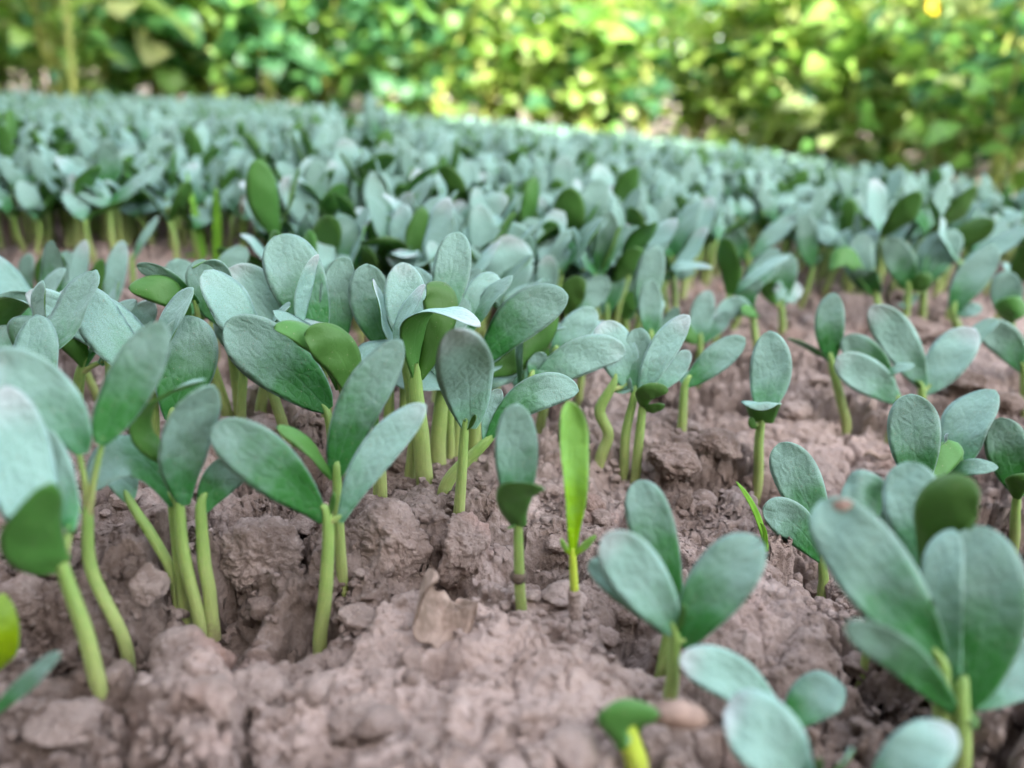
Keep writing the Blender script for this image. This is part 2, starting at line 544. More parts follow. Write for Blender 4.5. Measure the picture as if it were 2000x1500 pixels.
def tube_geo(pts, rad, nseg=10, sub=6, seed=0):
    pts = np.asarray(pts, float)
    n = len(pts)
    rad = np.asarray(rad, float)
    t = np.linspace(0, n - 1, (n - 1) * sub + 1)
    i = np.clip(t.astype(int), 0, n - 2)
    f = (t - i)[:, None]
    p0 = pts[np.clip(i - 1, 0, n - 1)]
    p1, p2 = pts[i], pts[i + 1]
    p3 = pts[np.clip(i + 2, 0, n - 1)]
    P = 0.5 * (2 * p1 + (p2 - p0) * f + (2 * p0 - 5 * p1 + 4 * p2 - p3) * f ** 2 + (3 * p1 - p0 - 3 * p2 + p3) * f ** 3)
    r = rad[i] * (1 - f[:, 0]) + rad[i + 1] * f[:, 0]
    D = np.gradient(P, axis=0)
    D /= np.linalg.norm(D, axis=1, keepdims=True) + 1e-12
    ref = np.array([0.0, 1.0, 0.0]) if abs(D[0][1]) < 0.8 else np.array([1.0, 0, 0])
    X = np.cross(D, ref)
    X /= np.linalg.norm(X, axis=1, keepdims=True) + 1e-12
    Y = np.cross(D, X)
    a = np.linspace(0, 2 * np.pi, nseg, endpoint=False)
    rr = r[:, None] * (1 + 0.06 * np.sin(a[None] * 3 + seed) + 0.04 * np.sin(t[:, None] * 5 + seed + a[None]))
    V = P[:, None] + X[:, None] * (np.cos(a) * rr)[..., None] + Y[:, None] * (np.sin(a) * rr)[..., None]
    m = len(P)
    idx = np.arange(m * nseg).reshape(m, nseg)
    idx = np.concatenate([idx, idx[:, :1]], 1)
    F = grid_faces(m, nseg + 1, idx)
    Ls = np.concatenate([[0], np.cumsum(np.linalg.norm(np.diff(P, axis=0), axis=1))])
    met = np.stack([np.tile(a * r.mean() * 100, (m, 1)), np.tile(Ls[:, None] * 100 + seed, (1, nseg))], -1).reshape(-1, 2)
    alo = np.stack([np.tile((Ls / Ls[-1])[:, None], (1, nseg)), np.tile(a, (m, 1))], -1).reshape(-1, 2)
    return V.reshape(-1, 3), F, {"metric": met, "along": alo}

def tube_mesh(name, pts, rad, m, nseg=10, sub=6, seed=0, off=None):
    V, F, uv = tube_geo(pts, rad, nseg, sub, seed)
    if off is not None:
        V = V - off
    return mk_mesh(name, V, F, [m], None, uv)
# ------------------------------------------------------------------ the ground: one polar sheet round the camera
az_f = np.linspace(R(-41), R(41), 820)
az = np.concatenate([np.linspace(R(-180), R(-80), 24, endpoint=False), np.linspace(R(-80), R(-41), 150, endpoint=False), az_f, np.linspace(R(41), R(80), 151)[1:], np.linspace(R(80), R(180), 25)[1:]])
rr = np.concatenate([[0.0, 0.03, 0.06], np.geomspace(0.10, 0.55, 720, endpoint=False), np.geomspace(0.55, 3.2, 260), np.geomspace(3.4, 80, 30)])
gx = rr[:, None] * np.sin(az)[None]
gy = rr[:, None] * np.cos(az)[None]
gz = hgt(gx.ravel(), gy.ravel())
gv = np.stack([gx.ravel(), gy.ravel(), gz], 1)
gf = grid_faces(len(rr), len(az), np.arange(len(rr) * len(az)).reshape(len(rr), len(az)))[:, ::-1]
# roughen along the surface normal so steep faces crumble too
P3 = gv.reshape(len(rr), len(az), 3)
n3 = np.cross(np.gradient(P3, axis=1), np.gradient(P3, axis=0))
n3 = n3.reshape(-1, 3)
n3 /= np.linalg.norm(n3, axis=1, keepdims=True) + 1e-12
n3[n3[:, 2] < 0] *= -1
X3, Y3, Z3 = gv[:, 0], gv[:, 1], gv[:, 2]
am = (1 - sstep(1.2, 3.0, np.hypot(X3, Y3)))
sel = np.hypot(X3, Y3) < 1.6
off = np.zeros(len(gv))
xs_, ys_, zs_ = X3[sel], Y3[sel], Z3[sel]
off[sel] = 0.0030 * fbm3(xs_ * 120, ys_ * 120, zs_ * 120, 83, 5, .62) + 0.0022 * (.10 - np.abs(fbm3(xs_ * 210 + 3, ys_ * 210, zs_ * 210, 93, 2)))
gv = gv + n3 * (off * am * (1 - .55 * slab(X3, Y3)))[:, None]
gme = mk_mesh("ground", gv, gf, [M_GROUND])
dry_ = np.zeros(len(gv))
for px, py, rp, amt in ((860, 1370, 330, 1.0), (1200, 1480, 300, .8), (1450, 1230, 260, .45), (1560, 760, 220, .5), (1850, 760, 220, .6), (560, 830, 130, .6), (980, 1010, 90, .4), (480, 1350, 90, .5)):
    c_ = on_z(px, py)
    rad = rp / FPX * float(np.dot(c_ - CAM, fwd))
    dd = np.hypot(X3 - c_[0], (Y3 - c_[1]) * .8) / rad + .5 * fbm(X3 * 40, Y3 * 40, 95, 3)
    dry_ = np.maximum(dry_, amt * (1 - sstep(.55, 1.1, dd)))
dark_soil_ = np.zeros(len(gv))  # darker brown soil patches round the front clumps and over some pits
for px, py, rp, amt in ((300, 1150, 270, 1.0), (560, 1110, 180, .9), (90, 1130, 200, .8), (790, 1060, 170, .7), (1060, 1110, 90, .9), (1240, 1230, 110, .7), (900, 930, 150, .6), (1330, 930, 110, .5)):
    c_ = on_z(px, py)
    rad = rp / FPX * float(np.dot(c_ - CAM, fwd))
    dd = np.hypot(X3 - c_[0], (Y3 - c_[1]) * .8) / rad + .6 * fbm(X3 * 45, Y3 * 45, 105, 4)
    dark_soil_ = np.maximum(dark_soil_, amt * (1 - sstep(.5, 1.1, dd)))
ad_ = gme.attributes.new("dark_soil", 'FLOAT', 'POINT')
ad_.data.foreach_set("value", dark_soil_.astype(np.float32))
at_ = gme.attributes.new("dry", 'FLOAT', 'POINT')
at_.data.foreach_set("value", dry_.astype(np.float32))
tag(link("ground", gme), "cracked cloddy brown soil of the seed bed", "ground", kind="structure")

# ------------------------------------------------------------------ loose clods and crumbs
def blob(n):
    """unit sphere as quads (cube sphere)"""
    t = np.linspace(-1, 1, n)
    a, b = np.meshgrid(t, t, indexing='ij')
    o = np.ones_like(a)
    V, F, k = [], [], 0
    g = np.arange(n * n).reshape(n, n)
    for q in ((a, b, o), (b, a, -o), (o, a, b), (-o, b, a), (b, o, a), (a, -o, b)):
        V.append(np.stack(q, -1).reshape(-1, 3))
        F.append(grid_faces(n, n, g)[:, ::-1] + k)
        k += n * n
    V = np.concatenate(V)
    return V / np.linalg.norm(V, axis=1, keepdims=True), np.concatenate(F)

BV, BF = blob(44)
def clod_mesh(seed, sx, sy, sz, flat=0.0):
    """an angular lump: a rounded polyhedron roughened at several sizes"""
    o = seed * 3.7
    rs = np.random.RandomState(seed)
    V = BV
    x, y, z = V[:, 0], V[:, 1], V[:, 2]
    pn = rs.normal(size=(10, 3))
    pn /= np.linalg.norm(pn, axis=1, keepdims=True)
    pd = rs.uniform(.66, 1.0, 10)
    if flat > .45:
        pn[0], pd[0] = nrm(np.array([rs.uniform(-.2, .2), rs.uniform(-.5, .1), 1.0])), .62
    q = np.maximum(V @ pn.T, 1e-3) / pd
    r = 1.0 / (np.sum(q ** 18, 1) + 0.85 ** 18) ** (1 / 18)
    lump = fbm3(x * 2.3 + o, y * 2.3, z * 2.3, seed + 2, 5, .60)
    r = r + .22 * lump + .12 * (.12 - np.abs(fbm3(x * 3.1 + o, y * 3.1, z * 3.1, seed + 9, 3))) + .05 * fbm3(x * 15 + o, y * 15, z * 15, seed + 5, 3, .7)
    P = V * r[:, None] * np.array([sx, sy, sz])
    return mk_mesh("soil_clod", P, BF, [M_CRUST if flat > .5 else M_SOIL])

CLODS = [
    ("large brown clod in front of the three-stemmed left clump", 365, 1290, 150, 78, .5, 15),
    ("pale grey flat-topped clod right of the large brown clod", 492, 1350, 105, 95, .8, -10),
    ("rough dark clod behind the three-stemmed left clump", 505, 1085, 145, 120, .2, 30),
    ("small reddish clod between the two left clumps", 285, 1140, 62, 66, .2, 50),
    ("thin pale crust flake lying right of the tall sprawling seedling", 692, 1208, 70, 34, .9, 5),
    ("broad dark clod heaped below the central clump", 765, 1050, 135, 112, .2, -20),
    ("smooth reddish clod left of the ringed seedling stem", 905, 1065, 98, 112, .3, 25),
    ("rounded pinkish clod leaning against the ringed seedling", 955, 985, 48, 55, .3, 60),
    ("crumbly brown clod below the notched-leaf seedling", 1225, 1195, 55, 40, .1, 0),
    ("small knobbly pinkish clod left of the thin grass sprig", 1335, 975, 30, 42, .1, 15),
    ("wide low clod right of the paired slender seedlings", 1310, 892, 95, 60, .5, -15),
    ("clod split by a dark crack left of the lone nodding seedling", 1402, 870, 85, 58, .4, 10),
    ("reddish clod under the dark sprawling leaf behind the tall seedling", 545, 845, 120, 70, .3, 20),
    ("hollow pitted clod behind the fan of five leaves", 1800, 650, 90, 52, .3, 10),
    ("big pale clod on the right edge beyond the sliver leaf", 1880, 745, 90, 60, .4, -20),
    ("lumpy grey clod on the right edge above the sliver leaf", 1965, 790, 60, 45, .3, 20),
    ("round grey clod behind the large warty leaf", 1650, 1150, 60, 60, .4, 30),
    ("low grey clod in the lower left corner", 130, 1415, 140, 80, .6, 0),
    ("rough clod on the left edge beneath the oval underside leaf", 50, 1175, 110, 80, .2, 35),
    ("small pale nub on the crust below the dry leaf", 800, 1290, 45, 40, .5, 10),
    ("bare pink clod on the open crust near the bottom edge", 690, 1400, 85, 70, .6, -10),
    ("pink clod standing upright behind the lone left blurred seedling pair", 1395, 525, 26, 34, .1, 0),
    ("flat pink flake beside the blurred cluster on the right", 1575, 545, 22, 12, .6, 0),
    ("dark clod in the shadow behind the central clump stems", 780, 890, 70, 70, .2, 0),
    ("grey clod between the bright narrow sprout and the S-stemmed seedling", 1150, 985, 50, 45, .3, 0),
    ("brown clod on the slope right of the lone nodding seedling", 1560, 800, 55, 36, .3, 40),
]
for i, (lb, px, py, wp, hp, flat, rot) in enumerate(CLODS):
    p = ground_at(px, py + hp * 0.35)
    dep = float(np.dot(p - CAM, fwd))
    sx = wp / FPX * dep * 0.56
    sz = hp / FPX * dep * 0.60
    o = link("soil_clod", clod_mesh(i + 1, sx, sx * 0.85, sz, flat), None, (p[0], p[1] + sx * .3, p[2] + sz * 0.35))
    o.rotation_euler = (R(6 * math.sin(i)), R(7 * math.cos(i * 2)), R(rot))
    tag(o, lb, "clod", "loose soil clods between the seedlings")

rng = np.random.RandomState(8)
SAVE = BV, BF
RV, RF = blob(13)
rub = []
BV, BF = RV, RF
for k in range(12):
    me = clod_mesh(200 + k, 1, .9, .75, .3 if k % 2 else .0)
    a_ = np.empty(len(me.vertices) * 3, np.float32)
    me.vertices.foreach_get("co", a_)
    rub.append(a_.reshape(-1, 3).astype(float))
    bpy.data.meshes.remove(me)
BV, BF = SAVE
vs, fs = [], []
k = 0
while k < 700:
    r_ = 0.12 + 0.75 * rng.rand() ** 1.5
    a_ = (rng.rand() - .5) * R(82)
    x, y = r_ * math.sin(a_), r_ * math.cos(a_)
    if fbm(np.array([x * 22]), np.array([y * 22]), 99, 2)[0] < rng.uniform(-.35, .25):
        continue
    if slab(np.array([x]), np.array([y]))[0] > .5 and rng.rand() < .8:
        continue
    s_ = (0.0010 + 0.0060 * rng.rand() ** 4)
    t_ = rng.uniform(0, 6.28)
    V = rub[rng.randint(12)] * s_ * np.array([1, 1, rng.uniform(.6, 1.0)])
    c, s2 = math.cos(t_), math.sin(t_)
    V = np.stack([V[:, 0] * c - V[:, 1] * s2 + x, V[:, 0] * s2 + V[:, 1] * c + y, V[:, 2] + hz(x, y) + s_ * rng.uniform(-.1, .35)], 1)
    vs.append(V)
    fs.append(RF + k * len(RV))
    k += 1
tag(link("soil_rubble", mk_mesh("soil_rubble", np.concatenate(vs), np.concatenate(fs), [M_SOIL])), "small broken soil lumps strewn over the bed", "soil rubble", kind="stuff")
rng = np.random.RandomState(5)
CV, CF = blob(4)
cvs, cfs, k = [], [], 0
for i in range(3600):
    r_ = 0.12 + 1.0 * rng.rand() ** 1.8
    a_ = (rng.rand() - .5) * R(80)
    x, y = r_ * math.sin(a_), r_ * math.cos(a_)
    s = (0.0005 + 0.0022 * rng.rand() ** 4) 
    d = CV * (1 + 0.5 * (rng.rand(len(CV), 1) - .5) * 0) * (0.75 + 0.5 * vnoise(CV[:, :1] * 1.7 + i, CV[:, 1:2] * 1.7 + CV[:, 2:] * 2, i) * 1.6)
    d = d * np.array([1, .8 + .4 * rng.rand(), .6 + .3 * rng.rand()]) * s
    cvs.append((d, x, y, s))
cx = np.array([c[1] for c in cvs]); cy = np.array([c[2] for c in cvs])
cz = hgt(cx, cy)
V = np.concatenate([c[0] + np.array([c[1], c[2], cz[i] + c[3] * .25]) for i, c in enumerate(cvs)])
F = np.concatenate([CF + i * len(CV) for i in range(len(cvs))])
tag(link("soil_crumbs", mk_mesh("soil_crumbs", V, F, [M_SOIL], None, None, True)), "fine soil crumbs strewn over the bed", "soil crumbs", kind="stuff")
# ------------------------------------------------------------------ seedlings set out one by one
_seed = [100]
STEM_FEET = []
def side_for(A, M, T, roll):
    t = nrm(T - A)
    v = nrm(CAM - M)
    s = np.cross(t, v)
    if np.linalg.norm(s) < 0.15:
        s = rt
    s = nrm(s)
    n = np.cross(s, t)
    f = R(roll)
    return s * math.cos(f) + n * math.sin(f)

def seedling(label, base, top, leaves, sw=26, bend=None, bud=None, fresh=False, y0=None, group="melon seedlings along the front of the bed", kind="seedling", cat="seedling", nod=0.0):
    _seed[0] += 1
    b = ground_at(*base)
    if y0 is not None:
        b = on_y(base[0], base[1], y0)
    dep = float(np.dot(b - CAM, fwd))
    pm = dep / FPX
    STEM_FEET.append((b, sw / 2 * pm))
    y = b[1]
    tp = on_y(top[0], top[1], y - (top[2] if len(top) > 2 else 0) / 1000)
    root = tag(link(kind, None, None, b), label, cat, group)
    r = sw / 2 * pm * .82
    pts = [b + np.array([0, 0, -0.014]), b + np.array([0, 0, 0.001])]
    for q in ([] if bend is None else (bend if isinstance(bend[0], tuple) else [bend])):
        pts.append(on_y(q[0], q[1], y - (q[2] / 1000 if len(q) > 2 else 0)))
    pts.append(tp)
    rad = [r * 1.15, r * 1.05] + [r] * (len(pts) - 3) + [r * 0.78]
    l0 = leaves[0]
    m0 = on_y(l0[1][0], l0[1][1], y - (l0[4][0] if len(l0) > 4 and isinstance(l0[4], tuple) else -5) / 1000)
    pts.append(tp + nrm(nrm(m0 - tp) + .6 * nrm(tp - pts[-2])) * r * 2.4)
    rad.append(r * 0.22)
    link("stem", tube_mesh("stem", pts, rad, M_YSTEM if fresh else M_STEM, 12, 7, _seed[0], b), root)
    for lf in leaves:
        _seed[0] += 1
        kw = {}
        if isinstance(lf[-1], dict):
            kw = dict(lf[-1])
            lf = lf[:-1]
        att, mid, tip, w = lf[:4]
        dz = lf[4] if len(lf) > 4 else (-5, -10)
        roll = lf[5] if len(lf) > 5 else 0
        az_ = kw.pop("az", 0)
        fr = kw.pop("fresh", fresh)
        A = tp + np.array([0, 0, -r * 0.2]) if att is None else on_y(att[0], att[1], y - az_ / 1000)
        M = on_y(mid[0], mid[1], y - dz[0] / 1000)
        T = on_y(tip[0], tip[1], y - dz[1] / 1000)
        sv = kw.pop("sv", None)
        s = side_for(A, M, T, roll) if sv is None else nrm(np.array(sv, float))
        V, F, mi, uv = leaf_geo(A, M, T, w * pm, s, _seed[0], **kw)
        if att is not None and np.linalg.norm(A - tp) > r * 1.5:
            # short leaf stalk back to the stem
            pv, pf, puv = tube_geo([tp - np.array([0, 0, r * .5]), (tp + A) / 2, A + nrm(M - A) * 0.002], [r * .7, r * .5, r * .35], 8, 5, _seed[0])
            link("leaf_stalk", mk_mesh("leaf_stalk", pv - b, pf, [M_YSTEM if fresh else M_STEM], None, puv), root)
        link("leaf", mk_mesh("leaf", V - b, F, [M_YTOP if fr else M_TOP, M_UND if not fr else M_YTOP], mi, uv), root)
    if bud:
        bx = on_y(bud[0], bud[1], y - 0.002)
        V, F, mi, uv = leaf_geo(tp, (tp + bx) / 2 + np.array([.0006, 0, 0]), bx, bud[2] * pm, side_for(tp, tp, bx, 40), _seed[0], 10, 7, 0.3)
        link("bud", mk_mesh("bud", V - b, F, [M_UND, M_UND], mi, uv), root)
    return root

U = 180       # underside to the camera
G1 = "seedlings growing in the left front clumps"
G2 = "seedlings growing in the central clump"
G3 = "seedlings growing on the open right side"
# --- left front
seedling("thick-stemmed seedling with an oval underside leaf at the left edge", (192, 1335), (118, 1095), [
    ((105, 1085), (45, 925), (12, 752), 128, (-4, -8), 0),
    ((120, 1105), (62, 1060), (98, 942), 112, (9, 14), 168, {"base": .5, "cup": .1}),
    ((140, 1040), (120, 940), (83, 832), 70, (-9, -14), 30)], 36, (165, 1230), group=G1)
seedling("seedling bearing one tall pale blade and one long blue drooping blade", (243, 1258), (172, 1000), [
    ((196, 868), (250, 755), (319, 628), 98, (-6, -12), 12),
    ((160, 885), (88, 768), (-25, 700), 112, (2, 0), 20)], 28, (178, 1110), group=G1)
seedling("seedling whose blade folds over a pale-topped curled leaf", (388, 1207), (350, 985), [
    ((362, 985), (360, 868), (415, 750), 98, (4, 6), -12),
    ((345, 905), (278, 815), (402, 742), 78, (4, 2), 118, {"base": .4})], 29, (362, 1100), group=G1)
seedling("short seedling with a dark blade tucked under its neighbours", (410, 1172), (392, 990), [
    ((398, 1000), (432, 935), (488, 900), 80, (-4, -6), -15)], 30, (398, 1090), group=G1)
seedling("seedling whose broad leaf arches left and droops at its tip", (362, 1200), (338, 985), [
    ((338, 985), (262, 893), (174, 962), 96, (2, 12), -20, {"cup": .05, "base": .3})], 28, (350, 1090), group=G1)
seedling("slim seedling bowed left beneath the arched drooping leaf", (350, 1188), (254, 980), [
    (None, (238, 935), (222, 905), 64, (-3, -6), 0)], 24, [(332, 1110), (292, 1040)], group=G1)
seedling("tall sprawling seedling with a dark blade left and pale blade right", (625, 1247), (640, 1012), [
    ((632, 1015), (525, 905), (411, 838), 112, (6, 8), 8),
    ((664, 1018), (735, 890), (832, 790), 80, (-3, -8), 18)], 32, (637, 1140), bud=(652, 960, 16), group=G1)
seedling("seedling with a long speckled blade and a thin dark edge-on blade", (668, 1120), (658, 930), [
    ((655, 935), (700, 795), (785, 664), 96, (-4, -9), 10),
    ((648, 935), (605, 875), (540, 832), 48, (3, 6), 128)], 26, None, group=G1, y0=None)
seedling("seedling with a wide mottled blade pointing left above the clod", (692, 960), (640, 810), [
    ((640, 800), (545, 705), (440, 630), 128, (5, 8), 0)], 26, (655, 880), group=G1)
seedling("seedling showing two broad undersides behind the long speckled blade", (745, 978), (672, 765), [
    ((688, 775), (660, 690), (594, 652), 88, (5, 9), 172, {"cup": .05}),
    ((660, 760), (615, 668), (534, 640), 60, (3, 8), 140)], 26, (735, 880), group=G1)
seedling("slim seedling with a small dark folded leaf right of the long blade", (740, 976), (738, 850), [
    ((738, 850), (730, 800), (735, 755), 26, (2, 3), 150)], 26, None, group=G1)
seedling("seedling with one broad upright blade between the left clumps", (338, 940), (335, 820), [
    (None, (362, 715), (365, 616), 132, (-5, -12), 4)], 26, None, group=G1)
seedling("seedling with two folded blades on a pale stem at left", (150, 835), (160, 720), [
    ((166, 716), (212, 638), (268, 588), 50, (0, -1), 52),
    ((196, 712), (255, 645), (297, 586), 62, (-6, -10), -12),
    ((166, 718), (132, 652), (86, 634), 66, (6, 10), 172)], 28, (150, 780), group=G1)
seedling("seedling with a long blue blade leaning left over its neighbours", (225, 845), (213, 700), [
    ((215, 692), (135, 618), (50, 574), 70, (3, 5), 10),
    ((215, 690), (165, 612), (108, 584), 66, (-8, -12), 12)], 26, None, group=G1)
seedling("seedling with a pale cap leaf and green underside at left edge", (70, 850), (80, 740), [
    ((86, 738), (42, 668), (75, 620), 84, (8, 4), 60, {"base": .4}),
    ((72, 740), (20, 660), (18, 628), 60, (-4, -8), 0)], 26, None, group=G1)
seedling("seedling cut by the left edge with a pale arched leaf", (-30, 850), (-20, 680), [
    ((-20, 680), (20, 600), (68, 600), 60, (6, 10), 150),
    ((-20, 680), (5, 610), (62, 575), 60, (-6, -8), 0)], 26, None, group=G1)
# --- group behind: left-centre upper
G4 = "seedlings standing behind the left clumps"
seedling("seedling with a thin blue blade and triangular underside pointing left", (445, 815), (385, 640), [
    ((388, 592), (330, 545), (267, 518), 50, (2, 3), 42),
    ((370, 625), (330, 570), (250, 562), 64, (6, 9), 165)], 26, (415, 720), group=G4)
seedling("seedling with a rounded pale blade behind the thin blue blade", (468, 812), (448, 650), [
    ((445, 640), (405, 570), (396, 506), 82, (-5, -9), 5),
    ((452, 645), (438, 530), (374, 524), 34, (3, 6), 40),
    ((460, 650), (445, 600), (452, 580), 66, (6, 9), 160, {"base": .5})], 26, None, group=G4)
seedling("seedling with a smooth pale blade reaching right near the grass", (420, 700), (415, 570), [
    (None, (450, 520), (482, 486), 54, (-3, -7), 15),
    ((412, 570), (400, 540), (385, 522), 30, (4, 6), 100)], 22, None, group=G4)
seedling("seedling with a wide veined blade slanting left in the upper clump", (510, 795), (585, 668), [
    ((585, 665), (510, 590), (445, 525), 122, (-2, -3), -5)], 26, (530, 730), group=G4)
seedling("seedling with the tallest broad veined blade and a pinkish narrow one", (640, 830), (624, 670), [
    ((625, 668), (582, 548), (535, 462), 124, (-8, -16), 0),
    ((590, 650), (590, 575), (622, 496), 40, (0, -2), -35)], 26, None, group=G4)
seedling("seedling with one white upright blade in the middle of the clump", (688, 850), (665, 690), [
    (None, (658, 590), (678, 501), 76, (-5, -9), -4)], 26, None, group=G4)
seedling("seedling with a dark green upright leaf edged by a pale sliver", (690, 600), (668, 505), [
    (None, (678, 465), (706, 430), 30, (0, 0), 140)], 20, None, group=G4)
# --- central clump
seedling("thick pale stem carrying an arched leaf over the dark oval leaf", (830, 944), (812, 745), [
    ((815, 735), (828, 612), (938, 640), 88, (7, 23), 0, {"cup": .06, "base": .35, "sv": (-.67, -.74, 0)}),
    ((820, 740), (862, 610), (833, 554), 76, (-4, -6), 165)], 40, (822, 850), group=G2)
seedling("stem behind the thickest stem with a pale folded upright blade", (800, 938), (790, 700), [
    ((770, 690), (790, 620), (831, 556), 50, (0, -1), 56),
    ((800, 690), (795, 600), (785, 512), 94, (-10, -16), -10)], 26, (808, 830), group=G2)
seedling("stem on the right of the thickest stem with a narrow upright blade", (856, 905), (868, 740), [
    ((860, 640), (880, 540), (897, 453), 82, (-10, -18), 8, {"az": -4}),
    ((870, 740), (850, 690), (842, 640), 60, (-5, -9), 0)], 36, (858, 830), group=G2)
seedling("seedling with a hanging dark oval leaf in the middle of the clump", (897, 998), (907, 842), [
    ((915, 836), (914, 738), (886, 640), 118, (8, 38), -8, {"cup": .1, "base": .3})], 26, None, bud=(930, 810, 16), group=G2)
seedling("seedling on a slanting stem with a long pale blade to the right", (868, 958), (948, 865), [
    ((955, 855), (1040, 770), (1130, 764), 78, (-2, -5), -2),
    ((945, 860), (960, 800), (978, 760), 40, (-7, -10), 0)], 30, (905, 905), group=G2)
seedling("seedling with the broadest pale blade leaning right atop the clump", (925, 905), (935, 735), [
    ((935, 715), (1015, 625), (1110, 578), 98, (1, 1), 12),
    ((940, 730), (1030, 690), (1085, 610), 70, (-9, -14), 150)], 28, None, group=G2)
seedling("seedling with a half-shaded pointed blade rising right", (892, 890), (905, 720), [
    ((905, 668), (945, 600), (1001, 538), 64, (-4, -8), 58),
    ((905, 668), (935, 570), (985, 560), 60, (-10, -14), 10)], 26, None, group=G2)
seedling("seedling with a smooth blue blade stretched low to the right", (985, 900), (1020, 775), [
    ((1030, 770), (1125, 700), (1222, 690), 82, (-1, -3), -8),
    ((1020, 775), (1015, 690), (1018, 640), 32, (2, 3), 60)], 26, None, group=G2)
seedling("seedling with a purple-tinged blemished blade right of the clump", (1050, 860), (1080, 700), [
    (None, (1120, 645), (1166, 608), 66, (-3, -7), 8),
    ((1075, 705), (1065, 660), (1106, 640), 36, (5, 9), 120)], 24, None, group=G2)
seedling("slender seedling in the clump with narrow upturned edge-on blades", (960, 850), (985, 640), [
    (None, (1025, 580), (1062, 544), 32, (-5, -8), 70),
    ((985, 640), (1000, 590), (1040, 560), 40, (-9, -12), 30)], 22, None, group=G2)
seedling("small pale-leaved seedling peeping behind the blue low blade", (1000, 905), (1035, 745), [
    (None, (1050, 715), (1045, 690), 50, (-6, -9), 0)], 20, None, group=G2)
seedling("seedling hugging the back of the clump with a blue rounded blade", (760, 880), (760, 690), [
    (None, (730, 600), (715, 515), 92, (-6, -10), 0),
    ((770, 690), (830, 590), (775, 520), 70, (-14, -22), -10)], 26, None, group=G2)
seedling("seedling with a small sharp blade above the clump's folded leaf", (905, 840), (880, 610), [
    (None, (905, 570), (927, 542), 26, (0, -2), 50),
    ((885, 620), (915, 575), (952, 545), 60, (-8, -12), 0)], 22, None, group=G2)
# --- centre right singles
seedling("grey-green paddle-leaf seedling with a dark ring on its stem", (1018, 1207), (1012, 1020), [
    ((1012, 1008), (1006, 895), (1008, 787), 92, (-2, -2), -3),
    ((1012, 1025), (1008, 968), (1064, 956), 76, (9, 13), 155, {"base": .5, "cup": .12})], 25, (1014, 1130), bud=(990, 1032, 8), group=G3)
t = seedling("bright yellow-green sprout with one narrow twisted blade", (1124, 1212), (1118, 1085), [
    (None, (1120, 900), (1108, 783), 62, (-1, -2), -14, {"cup": .6, "taper": .62, "wav": 2.2}),
    ((1116, 1085), (1104, 1070), (1096, 1052), 13, (1, 2), 20),
    ((1122, 1085), (1140, 1068), (1164, 1045), 17, (1, 2), -20)], 21, (1122, 1150), fresh=True, group=G3)
seedling("pale S-curved stem holding a dark shaded pair of blades", (1172, 902), (1196, 755), [
    ((1228, 758), (1205, 690), (1176, 628), 96, (-4, -8), -20),
    ((1198, 760), (1215, 765), (1232, 762), 22, (1, 3), 60)], 26, [(1188, 850), (1172, 800)], group=G3)
seedling("slender seedling of the pair with a rounded pale upright blade", (1217, 932), (1238, 775), [
    ((1240, 768), (1245, 700), (1250, 640), 68, (-6, -10), 4),
    ((1238, 778), (1232, 755), (1230, 738), 10, (0, 0), 30)], 22, (1222, 850), group=G3)
seedling("slender seedling of the pair with a tall speckled blade", (1241, 932), (1256, 790), [
    ((1252, 770), (1290, 690), (1346, 616), 62, (-2, -6), 10),
    ((1275, 765), (1315, 725), (1346, 685), 48, (-6, -10), 15),
    ((1256, 795), (1262, 768), (1306, 764), 44, (7, 9), 150, {"base": .4}),
    ((1262, 800), (1275, 800), (1298, 790), 32, (3, 5), 130)], 22, (1248, 860), group=G3)
seedling("seedling with one long blade angled right above bare soil", (1330, 840), (1338, 752), [
    (None, (1395, 705), (1455, 660), 62, (-2, -4), 5),
    ((1338, 752), (1330, 720), (1322, 690), 36, (-6, -9), 30)], 22, None, group=G3)
seedling("short seedling with an upright oval blade behind the paired stems", (1362, 760), (1368, 668), [
    (None, (1368, 620), (1387, 568), 52, (-4, -7), 0),
    ((1366, 670), (1340, 650), (1332, 630), 40, (3, 5), 160),
    ((1368, 670), (1400, 640), (1420, 610), 40, (-3, -5), 30)], 18, None, group=G3)
seedling("seedling with a pale oval blade left of the tall speckled blade", (1272, 745), (1272, 660), [
    (None, (1270, 605), (1272, 545), 54, (-4, -8), 0),
    ((1272, 660), (1300, 640), (1325, 600), 40, (-6, -8), 20)], 18, None, group=G3)
seedling("lone seedling with a paddle blade and a nodding pale cap leaf", (1480, 950), (1487, 815), [
    ((1488, 812), (1502, 735), (1503, 646), 88, (-5, -11), 2),
    ((1487, 822), (1488, 787), (1490, 802), 82, (10, 14), 176, {"base": .6, "cup": .05}),
    ((1480, 835), (1470, 828), (1465, 815), 20, (2, 3), 160)], 23, (1482, 880), group=G3)
seedling("seedling with a pale upright blade and a thin edge-on blade left", (1652, 832), (1624, 708), [
    ((1624, 704), (1620, 640), (1630, 572), 62, (-4, -9), 0),
    ((1620, 706), (1585, 680), (1538, 660), 30, (0, 0), 66)], 21, (1640, 775), group=G3)
seedling("seedling with two blades spread left over a tiny sliver leaf", (1742, 850), (1760, 790), [
    ((1758, 788), (1695, 738), (1633, 698), 80, (3, 4), 0),
    ((1745, 770), (1695, 700), (1642, 665), 68, (-6, -10), 0),
    ((1728, 732), (1752, 722), (1786, 712), 30, (3, 4), 45)], 22, None, group=G3)
seedling("seedling with a tall dark blade left and a broad one right", (1795, 850), (1800, 765), [
    ((1805, 760), (1757, 668), (1700, 598), 80, (-4, -8), 0),
    ((1805, 768), (1850, 705), (1905, 642), 86, (-1, -4), 8),
    ((1815, 755), (1890, 672), (1949, 624), 44, (-9, -14), 25)], 24, None, bud=(1786, 740, 12), group=G3)
